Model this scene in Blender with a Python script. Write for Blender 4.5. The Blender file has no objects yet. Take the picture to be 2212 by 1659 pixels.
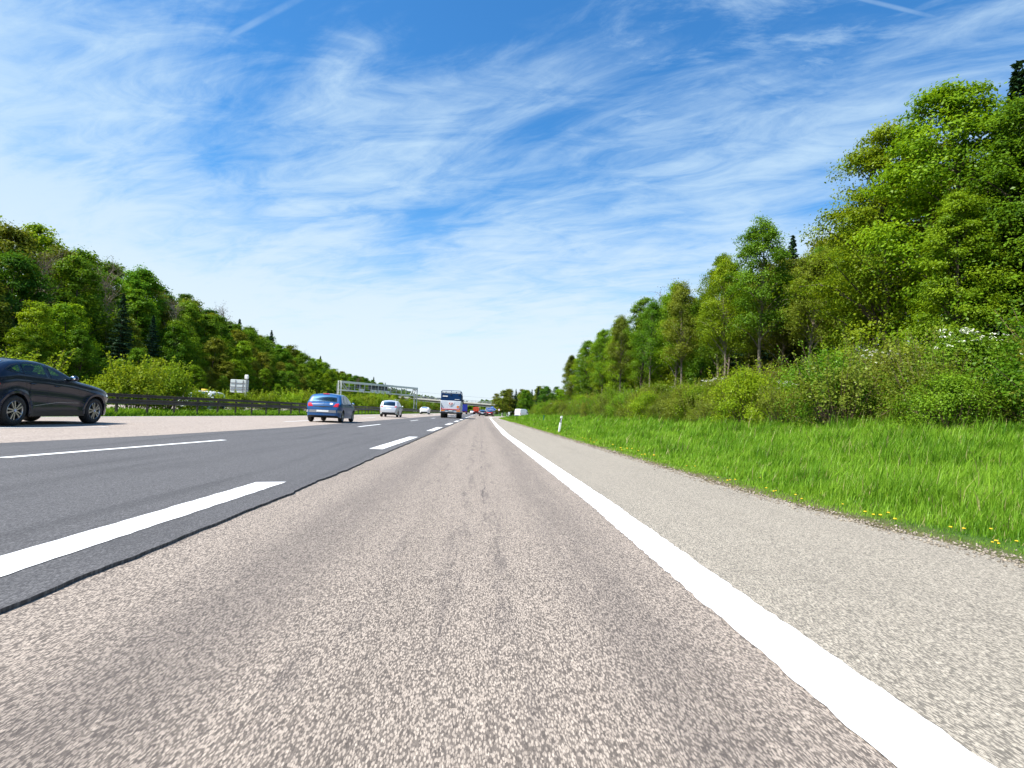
import bpy, math, random
import numpy as np
from mathutils import Matrix, Vector
R_=math.radians
sc=bpy.context.scene; COL=sc.collection
# ------------------------------------------------------------------ camera
cd=bpy.data.cameras.new('camera'); cam=bpy.data.objects.new('camera',cd); COL.objects.link(cam)
cd.sensor_width=36; cd.lens=36*1240/2212; cd.clip_start=.05; cd.clip_end=9000
RM=Matrix(((0.99744939,-0.04765385,-0.05313975),(-0.05549121,-0.04945956,-0.99723341),(0.04489374,0.99763864,-0.05197778)))
EYE=.88
cam.matrix_world=Matrix.Translation((0,0,EYE))@RM.to_4x4()
sc.camera=cam
# ------------------------------------------------------------------ sun, sky, exposure
sv=Vector((-.60,-.27,1)).normalized()
sd=bpy.data.lights.new('sun','SUN'); sd.energy=4.6; sd.angle=R_(.53); sd.color=(1,.955,.88)
so=bpy.data.objects.new('sun',sd); COL.objects.link(so); so.rotation_euler=sv.to_track_quat('Z','Y').to_euler(); so.location=(-40,-20,60)
sc.view_settings.view_transform='Standard'; sc.view_settings.look='None'; sc.view_settings.exposure=.85; sc.view_settings.gamma=1
w=bpy.data.worlds.new('World'); sc.world=w; w.use_nodes=True
def N(nt,t,**k):
    n=nt.nodes.new(t)
    for a,b in k.items():
        if a.startswith('i_'):
            n.inputs[int(a[2:]) if a[2:].isdigit() else a[2:]].default_value=b
        else: setattr(n,a,b)
    return n
def ma(nt,op,a,b=None,c=None,clamp=False):
    n=nt.nodes.new('ShaderNodeMath'); n.operation=op; n.use_clamp=clamp
    for i,v in enumerate((a,b,c)):
        if v is None: continue
        if isinstance(v,(int,float)): n.inputs[i].default_value=v
        else: nt.links.new(v,n.inputs[i])
    return n.outputs[0]
def mix(nt,f,a,b,bt='MIX'):
    n=nt.nodes.new('ShaderNodeMixRGB'); n.blend_type=bt
    for i,v in enumerate((f,a,b)):
        if isinstance(v,(int,float)): n.inputs[i].default_value=v
        elif isinstance(v,(tuple,list)): n.inputs[i].default_value=(*v[:3],1)
        else: nt.links.new(v,n.inputs[i])
    return n.outputs[0]
def ss(nt,x,a,b):
    n=nt.nodes.new('ShaderNodeMapRange'); n.interpolation_type='SMOOTHSTEP'
    nt.links.new(x,n.inputs[0]); n.inputs[1].default_value=a; n.inputs[2].default_value=b
    return n.outputs[0]
def noise(nt,vec,scale,detail=4,rough=.55,dist=0,out=0):
    n=N(nt,'ShaderNodeTexNoise'); n.inputs['Scale'].default_value=scale; n.inputs['Detail'].default_value=detail
    n.inputs['Roughness'].default_value=rough; n.inputs['Distortion'].default_value=dist
    nt.links.new(vec,n.inputs['Vector']); return n.outputs[out]
def world():
    nt=w.node_tree; nt.nodes.clear(); L=nt.links.new
    out=N(nt,'ShaderNodeOutputWorld'); bg=N(nt,'ShaderNodeBackground')
    sky=N(nt,'ShaderNodeTexSky',sky_type='NISHITA',sun_disc=False,sun_elevation=math.asin(sv.z),sun_rotation=math.atan2(sv.x,sv.y)%(2*math.pi),air_density=1.,dust_density=.6,ozone_density=2.2)
    tc=N(nt,'ShaderNodeTexCoord'); sep=N(nt,'ShaderNodeSeparateXYZ'); L(tc.outputs['Generated'],sep.inputs[0])
    x,y,z=sep.outputs
    zc=ma(nt,'MAXIMUM',z,0.0); zd=ma(nt,'ADD',zc,.13)
    cx=ma(nt,'DIVIDE',x,zd); cy=ma(nt,'DIVIDE',y,zd)
    cv=N(nt,'ShaderNodeCombineXYZ'); L(cx,cv.inputs[0]); L(cy,cv.inputs[1])
    def rot(ang,sx,sy,off=0.):
        m=N(nt,'ShaderNodeMapping',vector_type='TEXTURE'); m.inputs['Rotation'].default_value=(0,0,R_(ang)); m.inputs['Scale'].default_value=(sx,sy,1); m.inputs['Location'].default_value=(off,off*.7,off*.3)
        L(cv.outputs[0],m.inputs[0]); return m.outputs[0]
    streak=noise(nt,rot(CL['ang'],CL['sx'],CL['sy'],3.1),1.0,9,.62,.7)
    fine=noise(nt,rot(CL['ang']+18,1.0,.45,7.7),3.2,9,.66,.9)
    big=noise(nt,rot(30,1.6,1.1,CL['off']),1.0,3,.5,.3)
    d=ma(nt,'ADD',ma(nt,'MULTIPLY',streak,.55),ma(nt,'ADD',ma(nt,'MULTIPLY',fine,.42),ma(nt,'MULTIPLY',big,.55)))
    # thicker veil low down and on the left
    el=ma(nt,'MULTIPLY',ma(nt,'SUBTRACT',.40,z),.68)
    lf=ma(nt,'MULTIPLY',ss(nt,ma(nt,'MULTIPLY',x,-1.),.30,.75),.12)
    d=ma(nt,'ADD',d,ma(nt,'ADD',el,lf))
    cov=ss(nt,d,CL['lo'],CL['hi'])
    pf=noise(nt,rot(-14,1.,.5,4.1),3.0,9,.66,.5); pf=ma(nt,'MULTIPLY',ma(nt,'MULTIPLY',ss(nt,pf,.44,.72),ss(nt,z,.32,.46)),ma(nt,'MULTIPLY',ss(nt,x,-.02,.25),.62))
    cov=ma(nt,'MAXIMUM',cov,pf)
    # two old contrails: thin bands round great circles
    def trail(n_,wd,a0,a1,ax):
        dt=N(nt,'ShaderNodeVectorMath',operation='DOT_PRODUCT'); L(tc.outputs['Generated'],dt.inputs[0]); dt.inputs[1].default_value=n_
        k=ma(nt,'SUBTRACT',1.,ss(nt,ma(nt,'ABSOLUTE',dt.outputs['Value']),wd*.2,wd))
        m=ma(nt,'MULTIPLY',ss(nt,ax,a0,a0+.03),ma(nt,'SUBTRACT',1.,ss(nt,ax,a1-.05,a1)))
        nn=noise(nt,tc.outputs['Generated'],11.,5)
        return ma(nt,'MULTIPLY',ma(nt,'MULTIPLY',k,m),ma(nt,'MULTIPLY',ss(nt,nn,.30,.70),.34))
    for t in CL['trails']: cov=ma(nt,'MAXIMUM',cov,trail(*t[:4],{'x':x,'z':z}[t[4]]))
    hs=N(nt,'ShaderNodeHueSaturation'); hs.inputs['Saturation'].default_value=1.2; hs.inputs['Value'].default_value=1.0; L(sky.outputs[0],hs.inputs['Color'])
    base=mix(nt,1.,hs.outputs[0],CL['tint'],'MULTIPLY')
    hz=ma(nt,'SUBTRACT',1.,ss(nt,z,-.03,.40)); 
    cl=mix(nt,hz,CL['cloud'],CL['cloudlow'])
    c=mix(nt,ma(nt,'MULTIPLY',cov,.9),base,cl)
    c=mix(nt,ma(nt,'MULTIPLY',ma(nt,'POWER',hz,1.3),.92),c,CL['cloudlow'])
    L(c,bg.inputs[0]); bg.inputs[1].default_value=.1; L(bg.outputs[0],out.inputs[0])
CL=dict(ang=-40,sx=1.0,sy=.36,off=5.2,lo=.61,hi=.99,tint=(.56,1.02,1.20),cloud=(3.4,4.55,5.6),cloudlow=(4.55,5.2,5.65),
    trails=[((-.1188,.6699,-.7329),.0035,.44,.70,'x'),((.4407,.6205,-.6486),.006,-.46,-.22,'x')])
world()
sc.cycles.use_adaptive_sampling=True; sc.cycles.adaptive_threshold=.02
sc.cycles.max_bounces=6; sc.cycles.diffuse_bounces=3; sc.cycles.glossy_bounces=3; sc.cycles.transparent_max_bounces=10; sc.cycles.transmission_bounces=4
sc.cycles.caustics_reflective=False; sc.cycles.caustics_refractive=False
rnd=random.Random(7)
# ------------------------------------------------------------------ materials
def mat(name,col,rough=.6,metal=0.,coat=0.,spec=.5,var=0.,vscale=8.,emit=None,bump=0.,bscale=40.):
    m=bpy.data.materials.new(name); m.use_nodes=True; nt=m.node_tree; b=nt.nodes['Principled BSDF']
    b.inputs['Base Color'].default_value=(*col,1); b.inputs['Roughness'].default_value=rough; b.inputs['Metallic'].default_value=metal
    b.inputs['Coat Weight'].default_value=coat; b.inputs['Coat Roughness'].default_value=.04; b.inputs['Specular IOR Level'].default_value=spec
    tc=None
    if var or bump: tc=N(nt,'ShaderNodeTexCoord').outputs['Object']
    if var:
        f=noise(nt,tc,vscale,6,.6)
        c=mix(nt,ss(nt,f,.3,.72),tuple(v*(1-var) for v in col),tuple(min(1,v*(1+var)) for v in col)); nt.links.new(c,b.inputs['Base Color'])
    if bump:
        bn=N(nt,'ShaderNodeBump'); bn.inputs['Strength'].default_value=bump; bn.inputs['Distance'].default_value=.02
        nt.links.new(noise(nt,tc,bscale,4),bn.inputs['Height']); nt.links.new(bn.outputs[0],b.inputs['Normal'])
    if emit: b.inputs['Emission Color'].default_value=(*emit[:3],1); b.inputs['Emission Strength'].default_value=emit[3]
    return m
def glass(name,tint,refl=.08):
    m=bpy.data.materials.new(name); m.use_nodes=True; nt=m.node_tree; nt.nodes.clear()
    o=N(nt,'ShaderNodeOutputMaterial'); t=N(nt,'ShaderNodeBsdfTransparent'); t.inputs[0].default_value=(*tint,1)
    g=N(nt,'ShaderNodeBsdfGlossy'); g.inputs['Roughness'].default_value=.02; g.inputs[0].default_value=(.9,.95,1,1)
    fr=N(nt,'ShaderNodeFresnel'); fr.inputs[0].default_value=1.5
    mx=N(nt,'ShaderNodeMixShader'); nt.links.new(ma(nt,'ADD',fr.outputs[0],refl,clamp=True),mx.inputs[0]); nt.links.new(t.outputs[0],mx.inputs[1]); nt.links.new(g.outputs[0],mx.inputs[2]); nt.links.new(mx.outputs[0],o.inputs[0])
    return m
def leafmat(name,dark,light,trans=.42,hue=.03):
    m=bpy.data.materials.new(name); m.use_nodes=True; nt=m.node_tree; nt.nodes.clear(); L=nt.links.new
    o=N(nt,'ShaderNodeOutputMaterial')
    at=N(nt,'ShaderNodeAttribute',attribute_name='tone')
    oi=N(nt,'ShaderNodeObjectInfo')
    c=mix(nt,ma(nt,'MINIMUM',at.outputs['Fac'],1.),dark,light); c=mix(nt,ss(nt,at.outputs['Fac'],1.02,1.3),c,(.34,.30,.13))
    h=N(nt,'ShaderNodeHueSaturation'); L(c,h.inputs['Color'])
    L(ma(nt,'ADD',.5-hue/2,ma(nt,'MULTIPLY',oi.outputs['Random'],hue)),h.inputs['Hue'])
    L(ma(nt,'ADD',.8,ma(nt,'MULTIPLY',ma(nt,'FRACT',ma(nt,'MULTIPLY',oi.outputs['Random'],7.31)),.42)),h.inputs['Value'])
    d=N(nt,'ShaderNodeBsdfDiffuse'); L(h.outputs[0],d.inputs[0])
    t=N(nt,'ShaderNodeBsdfTranslucent'); L(mix(nt,1.,h.outputs[0],(1.25,1.15,.5),'MULTIPLY'),t.inputs[0])
    mx=N(nt,'ShaderNodeMixShader'); mx.inputs[0].default_value=trans; L(d.outputs[0],mx.inputs[1]); L(t.outputs[0],mx.inputs[2])
    gl=N(nt,'ShaderNodeBsdfGlossy'); gl.inputs['Roughness'].default_value=.38; gl.inputs[0].default_value=(.8,.85,.7,1); m2=N(nt,'ShaderNodeMixShader'); m2.inputs[0].default_value=.008; L(mx.outputs[0],m2.inputs[1]); L(gl.outputs[0],m2.inputs[2]); L(m2.outputs[0],o.inputs[0])
    return m
def asphalt(name,a,b,dk,grain,streaks,crack=False,patch=.35):
    """a/b: stone colours, dk: bitumen in the gaps"""
    m=bpy.data.materials.new(name); m.use_nodes=True; nt=m.node_tree; L=nt.links.new; bs=nt.nodes['Principled BSDF']
    g=N(nt,'ShaderNodeNewGeometry').outputs['Position']
    def mp(sx,sy): 
        q=N(nt,'ShaderNodeMapping'); q.inputs['Scale'].default_value=(sx,sy,1); L(g,q.inputs[0]); return q.outputs[0]
    def vor(k,ky):
        v=N(nt,'ShaderNodeTexVoronoi'); v.inputs['Scale'].default_value=1; L(mp(k,ky),v.inputs['Vector']); sc_=N(nt,'ShaderNodeSeparateColor'); L(v.outputs['Color'],sc_.inputs[0])
        return v.outputs['Distance'],sc_.outputs
    d1,c1=vor(grain,grain*.30); d2,c2=vor(grain*.45,grain*.15)
    n1=noise(nt,mp(grain*.9,grain*.26),1,4,.7)
    n2=noise(nt,mp(grain*.16,grain*.08),1,5,.7)
    stone=mix(nt,ss(nt,c1[0],.05,.95),b,a)
    stone=mix(nt,ma(nt,'MULTIPLY',ss(nt,c1[1],.80,.92),.6),stone,tuple(min(.8,v*1.25) for v in a))
    stone=mix(nt,ma(nt,'MULTIPLY',ss(nt,c1[2],.84,.90),.85),stone,dk)
    gap=ma(nt,'MULTIPLY',ss(nt,ma(nt,'ADD',d1,ma(nt,'MULTIPLY',ma(nt,'SUBTRACT',n1,.5),.7)),.40,.68),.75)
    gap=ma(nt,'MAXIMUM',gap,ma(nt,'MULTIPLY',ss(nt,c2[1],.86,.92),ma(nt,'SUBTRACT',1.,ss(nt,d2,.12,.34))))
    gap=ma(nt,'ADD',gap,ma(nt,'MULTIPLY',ss(nt,n2,.48,.72),.22),clamp=True)
    c=mix(nt,gap,stone,dk)
    # tyre-worn tracks, stains and blotches along the lane
    st=noise(nt,mp(2.2,.10),1,5,.6,.4); bl=noise(nt,mp(1.1,.45),1,6,.62)
    c=mix(nt,ma(nt,'MULTIPLY',ss(nt,st,.46,.72),streaks),c,tuple(v*.45 for v in dk))
    c=mix(nt,ma(nt,'MULTIPLY',ss(nt,bl,.52,.74),patch*.5),c,tuple(v*.8 for v in dk))
    sp=N(nt,'ShaderNodeSeparateXYZ'); L(g,sp.inputs[0])
    if crack:
        for off,wd,sc_,lo,st_ in ((.085,.014,.9,.44,.7),(-.10,.12,.55,.46,.40),(.14,.14,.4,.47,.38),(-1.05,.45,.12,.30,.26),(.72,.36,.10,.34,.24),(-.55,.2,.3,.5,.3)):
            wob=ma(nt,'MULTIPLY',ma(nt,'SUBTRACT',noise(nt,mp(.01,sc_),1,7,.68),.5),.22)
            dd=ma(nt,'ABSOLUTE',ma(nt,'SUBTRACT',sp.outputs[0],ma(nt,'ADD',wob,off)))
            k=ma(nt,'SUBTRACT',1.,ss(nt,dd,wd*.15,wd))
            br=ss(nt,noise(nt,mp(9,.9),1,5,.7),lo,lo+.16)
            c=mix(nt,ma(nt,'MULTIPLY',ma(nt,'MULTIPLY',k,br),st_),c,(.045,.038,.040))
    L(c,bs.inputs['Base Color']); bs.inputs['Roughness'].default_value=.82; bs.inputs['Specular IOR Level'].default_value=.3
    bn=N(nt,'ShaderNodeBump'); bn.inputs['Strength'].default_value=.55; bn.inputs['Distance'].default_value=.008; L(n1,bn.inputs['Height']); L(bn.outputs[0],bs.inputs['Normal'])
    return m
def groundmat():
    m=bpy.data.materials.new('ground'); m.use_nodes=True; nt=m.node_tree; L=nt.links.new; bs=nt.nodes['Principled BSDF']
    g=N(nt,'ShaderNodeNewGeometry').outputs['Position']; sp=N(nt,'ShaderNodeSeparateXYZ'); L(g,sp.inputs[0])
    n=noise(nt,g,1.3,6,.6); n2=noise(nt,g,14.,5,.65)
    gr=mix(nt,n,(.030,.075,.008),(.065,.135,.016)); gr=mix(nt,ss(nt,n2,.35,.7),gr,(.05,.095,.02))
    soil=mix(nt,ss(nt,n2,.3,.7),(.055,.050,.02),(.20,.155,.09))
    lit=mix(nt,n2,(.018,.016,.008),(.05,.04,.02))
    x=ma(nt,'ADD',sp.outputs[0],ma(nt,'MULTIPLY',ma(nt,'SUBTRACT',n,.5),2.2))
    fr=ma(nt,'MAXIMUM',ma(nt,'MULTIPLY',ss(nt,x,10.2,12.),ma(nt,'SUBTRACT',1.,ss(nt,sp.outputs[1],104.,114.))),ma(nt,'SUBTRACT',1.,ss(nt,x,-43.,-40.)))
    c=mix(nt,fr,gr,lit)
    x2=ma(nt,'ADD',sp.outputs[0],ma(nt,'MULTIPLY',ma(nt,'SUBTRACT',n2,.5),.7))
    ed=ma(nt,'MULTIPLY',ma(nt,'SUBTRACT',1.,ss(nt,x2,3.6,4.3)),ss(nt,x2,2.,3.))
    c=mix(nt,ed,c,soil)
    L(c,bs.inputs['Base Color']); bs.inputs['Roughness'].default_value=.95; bs.inputs['Specular IOR Level'].default_value=.1
    return m
MT={}
MT['black']=mat('black_plastic',(.012,.012,.013),.5); MT['tyre']=mat('tyre_rubber',(.016,.016,.017),.75,bump=.2)
MT['dark']=mat('dark_interior',(.02,.02,.022),.8); MT['alloy']=mat('alloy',(.42,.42,.43),.3,.9); MT['darkalloy']=mat('dark_alloy',(.03,.03,.033),.4,.6)
MT['chrome']=mat('chrome',(.8,.8,.8),.12,1.); MT['redlamp']=mat('red_lamp',(.55,.012,.02),.18,coat=.8); MT['lamp']=mat('clear_lamp',(.75,.78,.82),.1,coat=1.)
MT['plate']=mat('plate_white',(.82,.82,.80),.45); MT['white']=mat('white_paint',(.80,.80,.79),.35,coat=.5); MT['gum']=mat('grey_bumper_strip',(.25,.25,.26),.45)
MT['glass']=glass('tinted_glass',(.26,.40,.37),-.03); MT['darkglass']=glass('dark_tinted_glass',(.05,.065,.075),.05); MT['clearglass']=glass('green_glass',(.52,.74,.66),-.02)
MT['navy']=mat('navy_paint',(.005,.010,.026),.4,0.,coat=.6,spec=.1); MT['blue']=mat('blue_paint',(.002,.068,.215),.4,.0,coat=.6); MT['silver']=mat('silver_paint',(.60,.61,.64),.36,.35,coat=.8)
MT['blackpaint']=mat('black_paint',(.014,.016,.022),.3,coat=.8); MT['winepaint']=mat('dark_red_paint',(.05,.006,.009),.4,coat=.4); MT['emblue']=mat('emblem_blue',(.02,.16,.6),.3)
MT['galv']=mat('galvanised_steel',(.40,.42,.42),.5,.5,var=.2,vscale=2.); MT['cream']=mat('pale_steel',(.62,.65,.60),.5,var=.08,vscale=1.5); MT['panelback']=mat('sign_back_grey_blue',(.06,.075,.10),.6)
MT['rail']=mat('weathered_rail',(.052,.046,.040),.55,.25,var=.4,vscale=1.3,bump=.1); MT['conc']=mat('concrete',(.52,.50,.44),.85,var=.12,vscale=.7); MT['conc2']=mat('concrete_shaded_web',(.22,.21,.19),.9,var=.15,vscale=.5)  # second concrete is darker: shade under the deck put into its colour
MT['signblue']=mat('sign_blue',(.004,.11,.50),.4); MT['signwhite']=mat('sign_white',(.85,.87,.88),.45); MT['signred']=mat('sign_red',(.6,.03,.03),.45); MT['post']=mat('post_white',(.82,.82,.78),.5,var=.06); MT['greenpost']=mat('green_post',(.01,.12,.08),.5)
MT['truckblue']=mat('lorry_blue',(.004,.035,.115),.6,spec=.15); MT['tarp']=mat('tarpaulin_blue',(.015,.03,.30),.55); MT['truckgrey']=mat('lorry_silver',(.62,.66,.71),.5,.0,var=.05); MT['orange']=mat('orange_marking',(.85,.25,.03),.5); MT['redpaint']=mat('red_paint',(.50,.03,.02),.45,coat=.4); MT['yellow']=mat('yellow',(.85,.55,.03),.5)
MT['bark']=mat('bark',(.085,.065,.045),.9,var=.45,vscale=4.,bump=.6,bscale=12.); MT['barkpale']=mat('bark_pale',(.20,.165,.115),.9,var=.4,vscale=4.); MT['stem']=mat('twig',(.15,.10,.06),.9,var=.4,vscale=5.)
MT['paint']=mat('road_paint',(.78,.775,.75),.65,var=.10,vscale=9.,bump=.25,bscale=90.)
def paintmat():
    m=bpy.data.materials.new('road_paint'); m.use_nodes=True; nt=m.node_tree; b=nt.nodes['Principled BSDF']; g=N(nt,'ShaderNodeNewGeometry').outputs['Position']
    q=N(nt,'ShaderNodeMapping'); q.inputs['Scale'].default_value=(110,38,1); nt.links.new(g,q.inputs[0])
    f=ss(nt,ma(nt,'ADD',noise(nt,q.outputs[0],1,4,.7),ma(nt,'MULTIPLY',ma(nt,'SUBTRACT',noise(nt,g,3.,5,.65),.5),.55)),.60,.74)
    c=mix(nt,ma(nt,'MULTIPLY',f,.7),(.80,.795,.775),(.34,.30,.26)); nt.links.new(c,b.inputs['Base Color']); b.inputs['Roughness'].default_value=.65
    bn=N(nt,'ShaderNodeBump'); bn.inputs['Strength'].default_value=.35; bn.inputs['Distance'].default_value=.006; nt.links.new(noise(nt,q.outputs[0],.8,3),bn.inputs['Height']); nt.links.new(bn.outputs[0],b.inputs['Normal']); return m
MT['paint']=paintmat()
MT['blossom']=mat('blossom',(.80,.80,.66),.8); MT['dandelion']=mat('dandelion_yellow',(.85,.55,.01),.7); MT['wire']=mat('wire',(.20,.22,.24),.6)
LF={'bright':leafmat('leaf_bright',(.075,.165,.007),(.30,.43,.020)),'mid':leafmat('leaf_mid',(.050,.125,.008),(.20,.335,.022)),'deep':leafmat('leaf_deep',(.030,.085,.009),(.12,.235,.024)),
 'olive':leafmat('leaf_olive',(.080,.102,.010),(.245,.280,.030)),'spruce':leafmat('leaf_spruce',(.016,.044,.022),(.050,.100,.050),.15),'bush':leafmat('leaf_bush',(.10,.185,.009),(.33,.44,.028)),
 'hedge':leafmat('leaf_hedge',(.060,.135,.009),(.23,.365,.024)),'hedgeolive':leafmat('leaf_hedge_olive',(.095,.125,.016),(.25,.305,.038)),'bare':leafmat('leaf_bare',(.13,.105,.06),(.22,.19,.11),.2)}
GRASS=leafmat('grass_blades',(.075,.195,.010),(.26,.43,.036),.4,0.)
# ------------------------------------------------------------------ helpers
def tag(o,label=None,cat=None,group=None,kind=None):
    if label: o['label']=label
    if cat: o['category']=cat
    if group: o['group']=group
    if kind: o['kind']=kind
    return o
def empty(name,label,cat,loc=(0,0,0),rz=0.,group=None,scale=None):
    o=bpy.data.objects.new(name,None); COL.objects.link(o); o.location=loc; o.rotation_euler=(0,0,rz); o.empty_display_size=.3
    if scale: o.scale=scale
    return tag(o,label,cat,group)
def link(name,me,parent=None,loc=None):
    o=bpy.data.objects.new(name,me); COL.objects.link(o)
    if parent: o.parent=parent
    if loc: o.location=loc
    return o
def rawmesh(name,V,F,mats,tone=None,midx=None,smooth=False):
    """V (n,3) array, F list of (k,m) index arrays (all same m per array)"""
    me=bpy.data.meshes.new(name); V=np.asarray(V,np.float32); me.vertices.add(len(V)); me.vertices.foreach_set('co',V.ravel())
    if not isinstance(F,list): F=[F]
    F=[np.asarray(f,np.int32) for f in F if len(f)]
    loops=np.concatenate([f.ravel() for f in F]); cnt=np.concatenate([np.full(len(f),f.shape[1],np.int32) for f in F])
    st=np.concatenate([[0],np.cumsum(cnt)[:-1]]).astype(np.int32)
    me.loops.add(len(loops)); me.loops.foreach_set('vertex_index',loops); me.polygons.add(len(cnt)); me.polygons.foreach_set('loop_start',st); me.polygons.foreach_set('loop_total',cnt)
    if midx is not None: me.polygons.foreach_set('material_index',np.asarray(midx,np.int32))
    if smooth: me.polygons.foreach_set('use_smooth',np.ones(len(cnt),bool))
    for m in (mats if isinstance(mats,(list,tuple)) else [mats]): me.materials.append(m)
    if tone is not None:
        a=me.attributes.new('tone','FLOAT','FACE'); a.data.foreach_set('value',np.asarray(tone,np.float32))
    me.update(calc_edges=True); me.validate(); return me
class MB:
    def __init__(s): s.V=[]; s.F=[]
    def add(s,V,F):
        b=len(s.V); s.V+= [tuple(v) for v in V]; s.F+=[tuple(i+b for i in f) for f in F]; return s
    def box(s,c,d,rot=None,bev=0.):
        x,y,z=(q/2 for q in d)
        if bev>0:
            b=min(bev,x*.98,y*.98,z*.98); P=[]
            # rounded box as 24 verts
            idx={}
            for sx in(-1,1):
                for sy in(-1,1):
                    for sz in(-1,1):
                        for k,p in enumerate(((sx*x,sy*(y-b),sz*(z-b)),(sx*(x-b),sy*y,sz*(z-b)),(sx*(x-b),sy*(y-b),sz*z))): idx[sx,sy,sz,k]=len(P); P.append(p)
            Fs=[]
            for k,(a1,a2) in enumerate(((1,2),(0,2),(0,1))):
                for s0 in(-1,1):
                    q=[]
                    for (u,v) in((-1,-1),(1,-1),(1,1),(-1,1)):
                        t=[0,0,0]; t[k]=s0; t[a1]=u; t[a2]=v; q.append(idx[t[0],t[1],t[2],k])
                    Fs.append(q if (s0>0)!=(k==1) else q[::-1])
            for k1,k2,ax in((0,1,2),(0,2,1),(1,2,0)):
                for u in(-1,1):
                    for v in(-1,1):
                        def g(sg,k):
                            t=[0,0,0]; oth=[q for q in(0,1,2) if q!=ax]; t[oth[0]]=u; t[oth[1]]=v; t[ax]=sg; return idx[t[0],t[1],t[2],k]
                        Fs.append([g(-1,k1),g(1,k1),g(1,k2),g(-1,k2)])
            for sx in(-1,1):
                for sy in(-1,1):
                    for sz in(-1,1): Fs.append([idx[sx,sy,sz,k] for k in range(3)])
        else:
            P=[(sx*x,sy*y,sz*z) for sx in(-1,1) for sy in(-1,1) for sz in(-1,1)]
            Fs=[(0,1,3,2),(4,6,7,5),(0,4,5,1),(2,3,7,6),(0,2,6,4),(1,5,7,3)]
        if rot is not None: P=[tuple(rot@Vector(p)) for p in P]
        return s.add([(p[0]+c[0],p[1]+c[1],p[2]+c[2]) for p in P],Fs)
    def tube(s,pts,r,n=8,cap=True):
        pts=[Vector(p) for p in pts]; r=[r]*len(pts) if isinstance(r,(int,float)) else r
        V=[];F=[]
        for i,p in enumerate(pts):
            t=(pts[min(i+1,len(pts)-1)]-pts[max(i-1,0)]).normalized(); a=Vector((1,0,0)) if abs(t.x)<.8 else Vector((0,0,1))
            u=t.cross(a).normalized(); v=t.cross(u)
            for k in range(n):
                q=2*math.pi*k/n; V.append(p+(u*math.cos(q)+v*math.sin(q))*r[i])
        for i in range(len(pts)-1):
            for k in range(n): F.append((i*n+k,i*n+(k+1)%n,(i+1)*n+(k+1)%n,(i+1)*n+k))
        if cap: F.append(tuple(range(n))[::-1]); F.append(tuple(range((len(pts)-1)*n,len(pts)*n)))
        return s.add(V,F)
    def bar(s,a,b,wx,wz):
        """box beam from a to b, wx wide (horizontal), wz high"""
        a=Vector(a);b=Vector(b); t=(b-a).normalized(); up=Vector((0,0,1)) if abs(t.z)<.9 else Vector((0,1,0))
        u=t.cross(up).normalized()*wx/2; v=u.cross(t).normalized()*wz/2
        P=[q+e for q in(a,b) for e in(-u-v,u-v,u+v,-u+v)]
        return s.add(P,[(3,2,1,0),(4,5,6,7),(0,1,5,4),(1,2,6,5),(2,3,7,6),(3,0,4,7)])
    def lathe(s,prof,n=28,axis='x',c=(0,0,0)):
        """prof list of (along axis, radius)"""
        V=[];F=[]
        for a,r in prof:
            for k in range(n):
                q=2*math.pi*k/n; y,z=r*math.cos(q),r*math.sin(q)
                V.append({'x':(a,y,z),'z':(y,z,a),'y':(y,a,z)}[axis])
        m=len(prof)
        for i in range(m-1):
            for k in range(n): F.append((i*n+k,i*n+(k+1)%n,(i+1)*n+(k+1)%n,(i+1)*n+k))
        return s.add([(v[0]+c[0],v[1]+c[1],v[2]+c[2]) for v in V],F)
    def prism(s,poly,a,b,axis='x'):
        f={'x':lambda p,t:(t,p[0],p[1]),'y':lambda p,t:(p[0],t,p[1]),'z':lambda p,t:(p[0],p[1],t)}[axis]; n=len(poly)
        return s.add([f(p,a) for p in poly]+[f(p,b) for p in poly],[tuple(range(n))[::-1],tuple(range(n,2*n))]+[(i,(i+1)%n,n+(i+1)%n,n+i) for i in range(n)])
    def ell(s,c,r,n=12,m=8):
        V=[];F=[]
        for i in range(m+1):
            t=math.pi*i/m
            for k in range(n):
                q=2*math.pi*k/n; V.append((c[0]+r[0]*math.sin(t)*math.cos(q),c[1]+r[1]*math.sin(t)*math.sin(q),c[2]+r[2]*math.cos(t)))
        for i in range(m):
            for k in range(n): F.append((i*n+k,(i+1)*n+k,(i+1)*n+(k+1)%n,i*n+(k+1)%n))
        return s.add(V,F)
    def build(s,name,m,parent=None,smooth=False,bev=0.):
        me=bpy.data.meshes.new(name); me.from_pydata(s.V,[],s.F); me.materials.append(m); me.validate(); me.update()
        if smooth:
            me.polygons.foreach_set('use_smooth',[True]*len(me.polygons))
            try: me.set_sharp_from_angle(angle=R_(38))
            except Exception: pass
        return link(name,me,parent)
ORD=['first','second','third','fourth','fifth','sixth','seventh','eighth','ninth','tenth','eleventh','twelfth','thirteenth','fourteenth','fifteenth','sixteenth','seventeenth','eighteenth','nineteenth','twentieth']
def ordn(i): return ORD[i] if i<len(ORD) else '%d%s'%(i+1,{1:'st',2:'nd',3:'rd'}.get((i+1)%10,'th') if (i+1)%100 not in(11,12,13) else 'th')
RT=RM.transposed()
def px(p):
    c=RT@(Vector(p)-Vector((0,0,EYE)))
    if c.z>-.1: return None
    return 1106-1240*c.x/c.z, 829.5+1240*c.y/c.z
def sst(x,a,b):
    t=np.clip((np.asarray(x,float)-a)/(b-a),0,1); return t*t*(3-2*t)
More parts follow.
